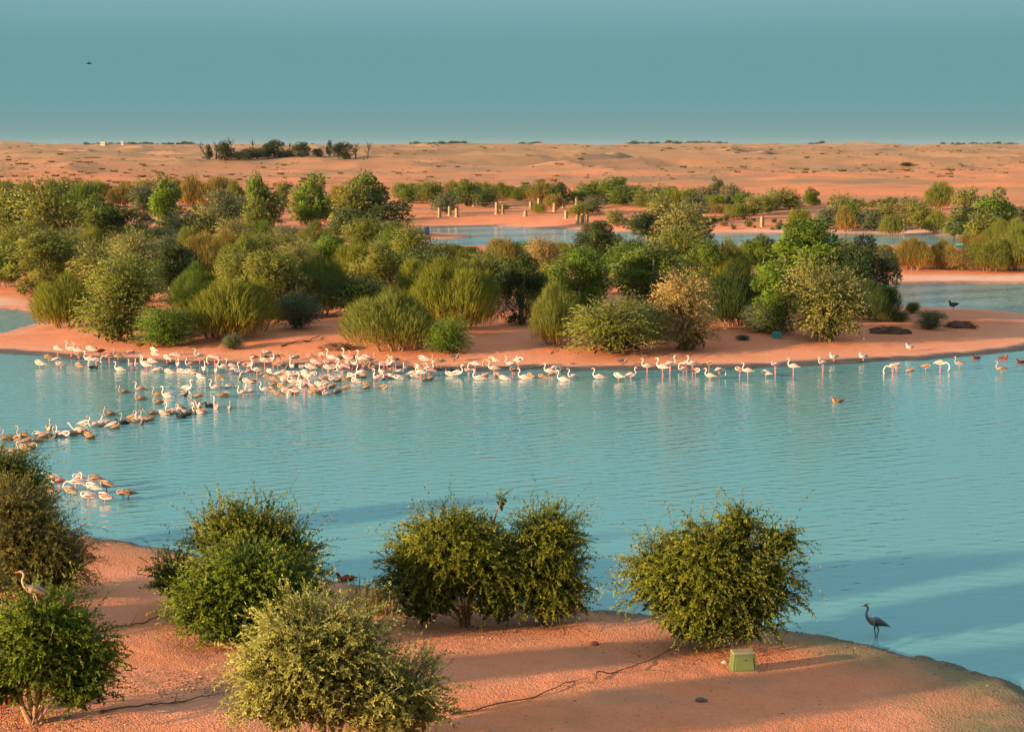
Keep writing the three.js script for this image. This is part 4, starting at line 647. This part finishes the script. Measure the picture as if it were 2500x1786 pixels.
{ // loose litter on the near bank: leaves, droppings, pebbles
  const r = rng(606), chip = new THREE.TetrahedronGeometry(.05, 0); chip.scale(1, .35, .7); const spots = [];
  const patches = [[95, 1768, 1.5, 260], [470, 1668, 1.7, 700], [1160, 1532, 3.0, 420], [1760, 1592, 2.2, 380], [780, 1560, 2.4, 160], [1330, 1530, 1.6, 120], [1480, 1590, 5, 45], [1500, 1730, 6, 60], [2000, 1720, 6, 40], [300, 1620, 4, 50], [880, 1490, 2, 140]];
  for (const [x, y, rad, n] of patches) { const c = at(x, y); for (let k = 0; k < n; k++) { const a = r() * 6.28, q = rad * r() ** .8, X = c.x + Math.cos(a) * q * 1.25, Z = c.z + Math.sin(a) * q * .8; if (toShore(X, Z) > .3) spots.push([X, ground(X, Z), Z]); } }
  for (let k = 0; k < 26000 && spots.length < 5200; k++) { const x = -16 + 34 * r(), z = -64 + 32 * r(), d = toShore(x, z); if (d < .12 || d > 3.2) continue; if (r() < .9 * smooth(.2, 1.5, d + .8 * noise(x * .9, z * .9))) continue; spots.push([x, ground(x, z), z]); }
  const m = new THREE.InstancedMesh(chip, new THREE.MeshStandardMaterial({ color: 0xffffff, roughness: 1 }), spots.length), M = new THREE.Matrix4(), E = new THREE.Euler(), Q = new THREE.Quaternion();
  spots.forEach(([x, y, z], i) => { const s = .3 + .9 * r() ** 2; M.compose(V(x, y + .006, z), Q.setFromEuler(E.set((r() - .5) * .6, r() * 6.28, (r() - .5) * .6)), V(s, s, s)); m.setMatrixAt(i, M); const t = r(); m.setColorAt(i, t < .6 ? rgb(.13, .065, .035) : t < .9 ? rgb(.2, .09, .04) : rgb(.4, .26, .18)); });
  m.name = 'leaf_litter'; m.userData = { kind: 'stuff', label: 'brown leaf litter and pebbles on the near bank' }; scene.add(m);
}
for (const [x, y, w, label] of [[1451, 1573, .16, 'reddish stone on the shaded sand between the bushes'], [1713, 1711, .17, 'dark stone on the shaded sand below the green box'], [1768, 1617, .09, 'small pale stone beside the green box'], [1397, 889, .2, 'small dark stone on the island beach']]) {
  const g = new THREE.IcosahedronGeometry(1, 2), a = g.attributes.position; for (let i = 0; i < a.count; i++) { const k = 1 + .3 * noise(a.getX(i) * 2 + x, a.getY(i) * 2 + a.getZ(i)); a.setXYZ(i, a.getX(i) * k, a.getY(i) * k, a.getZ(i) * k); } g.computeVertexNormals();
  const p = at(x, y), o = part('stone', g, mat(label.includes('pale') ? [.7, .45, .28] : label.includes('reddish') ? [.18, .06, .045] : [.12, .075, .06], .95), scene); o.name = numbered('stone'); o.position.copy(p); o.scale.set(w * .8, w * .4, w * .6); o.position.y += w * .08; tag(o, label, 'stone');
}

// ---------------------------------------------------------------- the desert beyond
{ // tufts of desert grass, nobody could count them
  const r = rng(808), L = new Leaves(); for (let k = 0; k < 90; k++) { const a = r() * 6.28, l = .3 + .35 * r(), q = .45 * Math.sqrt(r()); L.leaf(Math.cos(a) * q, .02, Math.sin(a) * q, V(Math.cos(a) * .7, .5 + r(), Math.sin(a) * .7).normalize(), l, .12, [.8 + .4 * r(), .8 + .4 * r(), .8], r); }
  const g = L.geometry(), list = [];
  for (let k = 0; k < 60000 && list.length < 4600; k++) { const R = 330 * Math.exp(r() * 1.9), a = (r() - .5) * .78, x = Math.sin(a) * R, z = -Math.cos(a) * R, d = fbm(x * .012 + 7, z * .012, 4); if (d < -.25 + .5 * r()) continue; if (R < 420 && toShore(x, z) < 6) continue; list.push([x, z, R]); }
  const m = new THREE.InstancedMesh(g, leafMat([1, 1, 1]), list.length), M = new THREE.Matrix4(), Q = new THREE.Quaternion(), Y = V(0, 1, 0);
  list.forEach(([x, z, R], i) => { const s = (.35 + 1.1 * r() ** 4) * (1 + R / 1500); M.compose(V(x, ground(x, z) - .05, z), Q.setFromAxisAngle(Y, r() * 6.28), V(s * .95, s * .95, s * .95)); m.setMatrixAt(i, M); const t = r(); m.setColorAt(i, t < .6 ? rgb(.2, .14, .06) : t < .82 ? rgb(.11, .10, .045) : rgb(.3, .17, .07)); });
  m.name = 'desert_grass'; m.userData = { kind: 'stuff', label: 'sparse olive grass tufts on the dunes' }; scene.add(m);
}
{ // low scrub between the ponds and the dunes
  const r = rng(515), list = []; for (let k = 0; k < 9000 && list.length < 420; k++) { const R = 262 + 80 * r(), a = (r() - .5) * .62, x = Math.sin(a) * R, z = -Math.cos(a) * R; if (fbm(x * .03 + 4, z * .03, 3) < -.1 + .3 * r() || toShore(x, z) < 5 || (R > 290 && R < 420 && Math.abs(x + 2) < 26)) continue; list.push([x, z]); }
  for (const v of [0, 1]) { const part = list.filter((_, i) => i % 2 === v), m = new THREE.InstancedMesh(v ? FAR.B[1].crown : FAR.S[2].crown, leafMat([1, 1, 1]), part.length), M = new THREE.Matrix4(), Q = new THREE.Quaternion(), Y = V(0, 1, 0);
    part.forEach(([x, z], i) => { const s = .14 + .26 * r() ** 2; M.compose(V(x, ground(x, z) - .05, z), Q.setFromAxisAngle(Y, r() * 6.28), V(s, s * .9, s)); m.setMatrixAt(i, M); const t = r(); m.setColorAt(i, t < .5 ? rgb(.095, .12, .03) : t < .75 ? rgb(.07, .09, .045) : rgb(.17, .13, .04)); });
    m.name = numbered('low_scrub'); m.userData = { kind: 'stuff', label: v ? 'low straw coloured scrub between ponds and dunes' : 'low green scrub between ponds and dunes' }; scene.add(m); }
}
// the old grove on the far crest
const groveDark = [.026, .050, .016];
function groveTree(x, base, top, w, label, kind = 'T') {
  const p = at(x, base), m = perPixel(p), P = FAR[kind][(x | 0) % 4], o = thing('grove_tree', p, label, 'tree', 'old trees of the far grove', x);
  o.scale.set(w * 1.4 * m / P.w, (base - top) * 1.06 * m / P.h, w * 1.4 * m / P.w); part('crown', P.crown, leafMat(groveDark), o); for (const g of P.stems) part('stem', g, greyBark, o);
}
function bareTree(x, base, top, w, lean, label) {
  const p = at(x, base), m = perPixel(p), h = (base - top) * m, o = thing('dead_tree', p, label, 'dead tree', 'old trees of the far grove'), r = rng(x), W = w * m;
  part('trunk', tube(curve([[0, -.3, 0], [lean * W * .3, h * .35, 0], [lean * W * .55, h * .65, 0], [lean * W, h, 0]], 8), spread([.34, .26, .18, .06], 8), 6), SOOT, o);
  for (let k = 0; k < 7; k++) { const t = .3 + .6 * r(), a = r() * 6.28, l = h * (.2 + .25 * r()); part('branch', tube([[lean * W * t * .8, h * t, 0], [lean * W * t * .8 + Math.cos(a) * l * .5, h * t + l * .4, Math.sin(a) * l * .5], [lean * W * t * .8 + Math.cos(a) * l * .7, h * t + l, Math.sin(a) * l * .7]], [.15, .11, .05], 5), SOOT, o); }
}
bareTree(506, 389, 351, 26, -.9, 'dead tree leaning left at the far grove\'s west end');
groveTree(511, 389, 350, 12, 'slim dark tree behind the leaning dead tree in the far grove');
bareTree(527, 389, 352, 12, .3, 'twiggy dead tree between slim tree and pointed tree in the far grove');
groveTree(548, 391, 344, 34, 'pointed dark tree on a broad base in the far grove');
bareTree(563, 386, 343, 6, .1, 'bare pole-like dead tree behind the pointed tree');
groveTree(584, 389, 370, 36, 'low dark bush right of the pointed tree in the far grove', 'S');
groveTree(606, 388, 358, 30, 'middle-sized dark tree left of the spike in the far grove');
bareTree(616, 386, 347, 6, 0, 'bare spike of a dead tree in the middle of the far grove');
groveTree(628, 388, 362, 26, 'dark tree right of the bare spike in the far grove', 'S');
groveTree(672, 384, 340, 42, 'tallest broad dark tree in the middle of the far grove');
groveTree(652, 386, 362, 26, 'dark bush at the left foot of the tallest grove tree', 'S');
bareTree(702, 384, 350, 18, .4, 'tangled dead tree right of the tallest grove tree');
groveTree(700, 384, 366, 34, 'low dark hedge-like bush beneath the tangled dead tree', 'S');
groveTree(737, 383, 345, 34, 'round topped dark tree right of the tangled dead tree');
groveTree(773, 382, 364, 22, 'small dark bush in the gap of the far grove', 'S');
groveTree(803, 382, 339, 11, 'thin tufted tree standing alone in the far grove');
groveTree(836, 388, 346, 48, 'broad dark tree at the far grove\'s east end');
bareTree(868, 388, 350, 12, .2, 'bushy dead tree beside the broad tree at the grove\'s east end');
bareTree(896, 388, 350, 14, .5, 'forked dead tree last at the far grove\'s east end');
groveTree(2214, 405, 396, 22, 'lone dark bush on the eastern dunes', 'S');
{ // woods on the skyline: each reads as one mass
  const r = rng(909), P = FAR.S.map((p) => p.crown);
  const crest = (px) => { const a = rayOf(px, 360), l = Math.hypot(a.x, a.z); let best = -9, at = null; for (let R = 1200; R < 4600; R *= 1.01) { const X = a.x / l * R, Z = a.z / l * R, g = ground(X, Z), e = (g - EYE) / R; if (e > best) { best = e; at = V(X, g, Z); } } return at; };
  const wood = (x0, x1, y, n, size, label) => { const m = new THREE.InstancedMesh(P[n % 4], leafMat([.045, .085, .066]), n), M = new THREE.Matrix4(), Q = new THREE.Quaternion(), Y = V(0, 1, 0); for (let i = 0; i < n; i++) { const c = crest(lerp(x0, x1, (i + r()) / n)), s = size * (.3 + 1.1 * r() ** 2) * c.length() / 2600; M.compose(V(c.x, c.y - 1.1 * s - .4, c.z - 20 * r()), Q.setFromAxisAngle(Y, r() * 6), V(s * 1.5, s, s * 1.5)); m.setMatrixAt(i, M); } m.name = numbered('distant_treeline'); m.userData = { kind: 'stuff', label }; scene.add(m); };
  wood(205, 470, 357, 70, 1.1, 'dark trees on the skyline left of the grove'); wood(1000, 1150, 353, 44, 1.2, 'dark trees on the skyline right of the grove'); wood(1268, 1330, 355, 20, 1.0, 'short dark tree row on the middle skyline'); wood(1530, 1780, 358, 70, 1.2, 'long dark tree row on the skyline right of centre'); wood(1970, 2020, 355, 12, .9, 'tiny dark tree row on the eastern skyline'); wood(2300, 2500, 357, 50, 1.0, 'faint tree row at the skyline\'s east end');
  for (const [x, w, label] of [[252, 14, 'larger white building on the skyline left of the grove'], [300, 8, 'smaller white building on the skyline left of the grove']]) { const c = crest(x), m = c.length() / FOCAL, o = thing('white_building', c.setY(c.y - 1), label, 'building'); part('wall', new THREE.BoxGeometry(w * m * .7, 4.2, 8).translate(0, 2.1, 0), mat([.55, .5, .43], .9), o); part('roof', new THREE.BoxGeometry(w * m * .7 + .8, .5, 8.8).translate(0, 4.45, 0), mat([.45, .4, .35], .9), o); for (const k of [-.25, .25]) part('window', new THREE.BoxGeometry(1.3, 1.4, .2).translate(k * w * m * .7, 2.3, 4.05), mat([.08, .1, .12], .3), o); }
}

renderer.render(scene, camera);
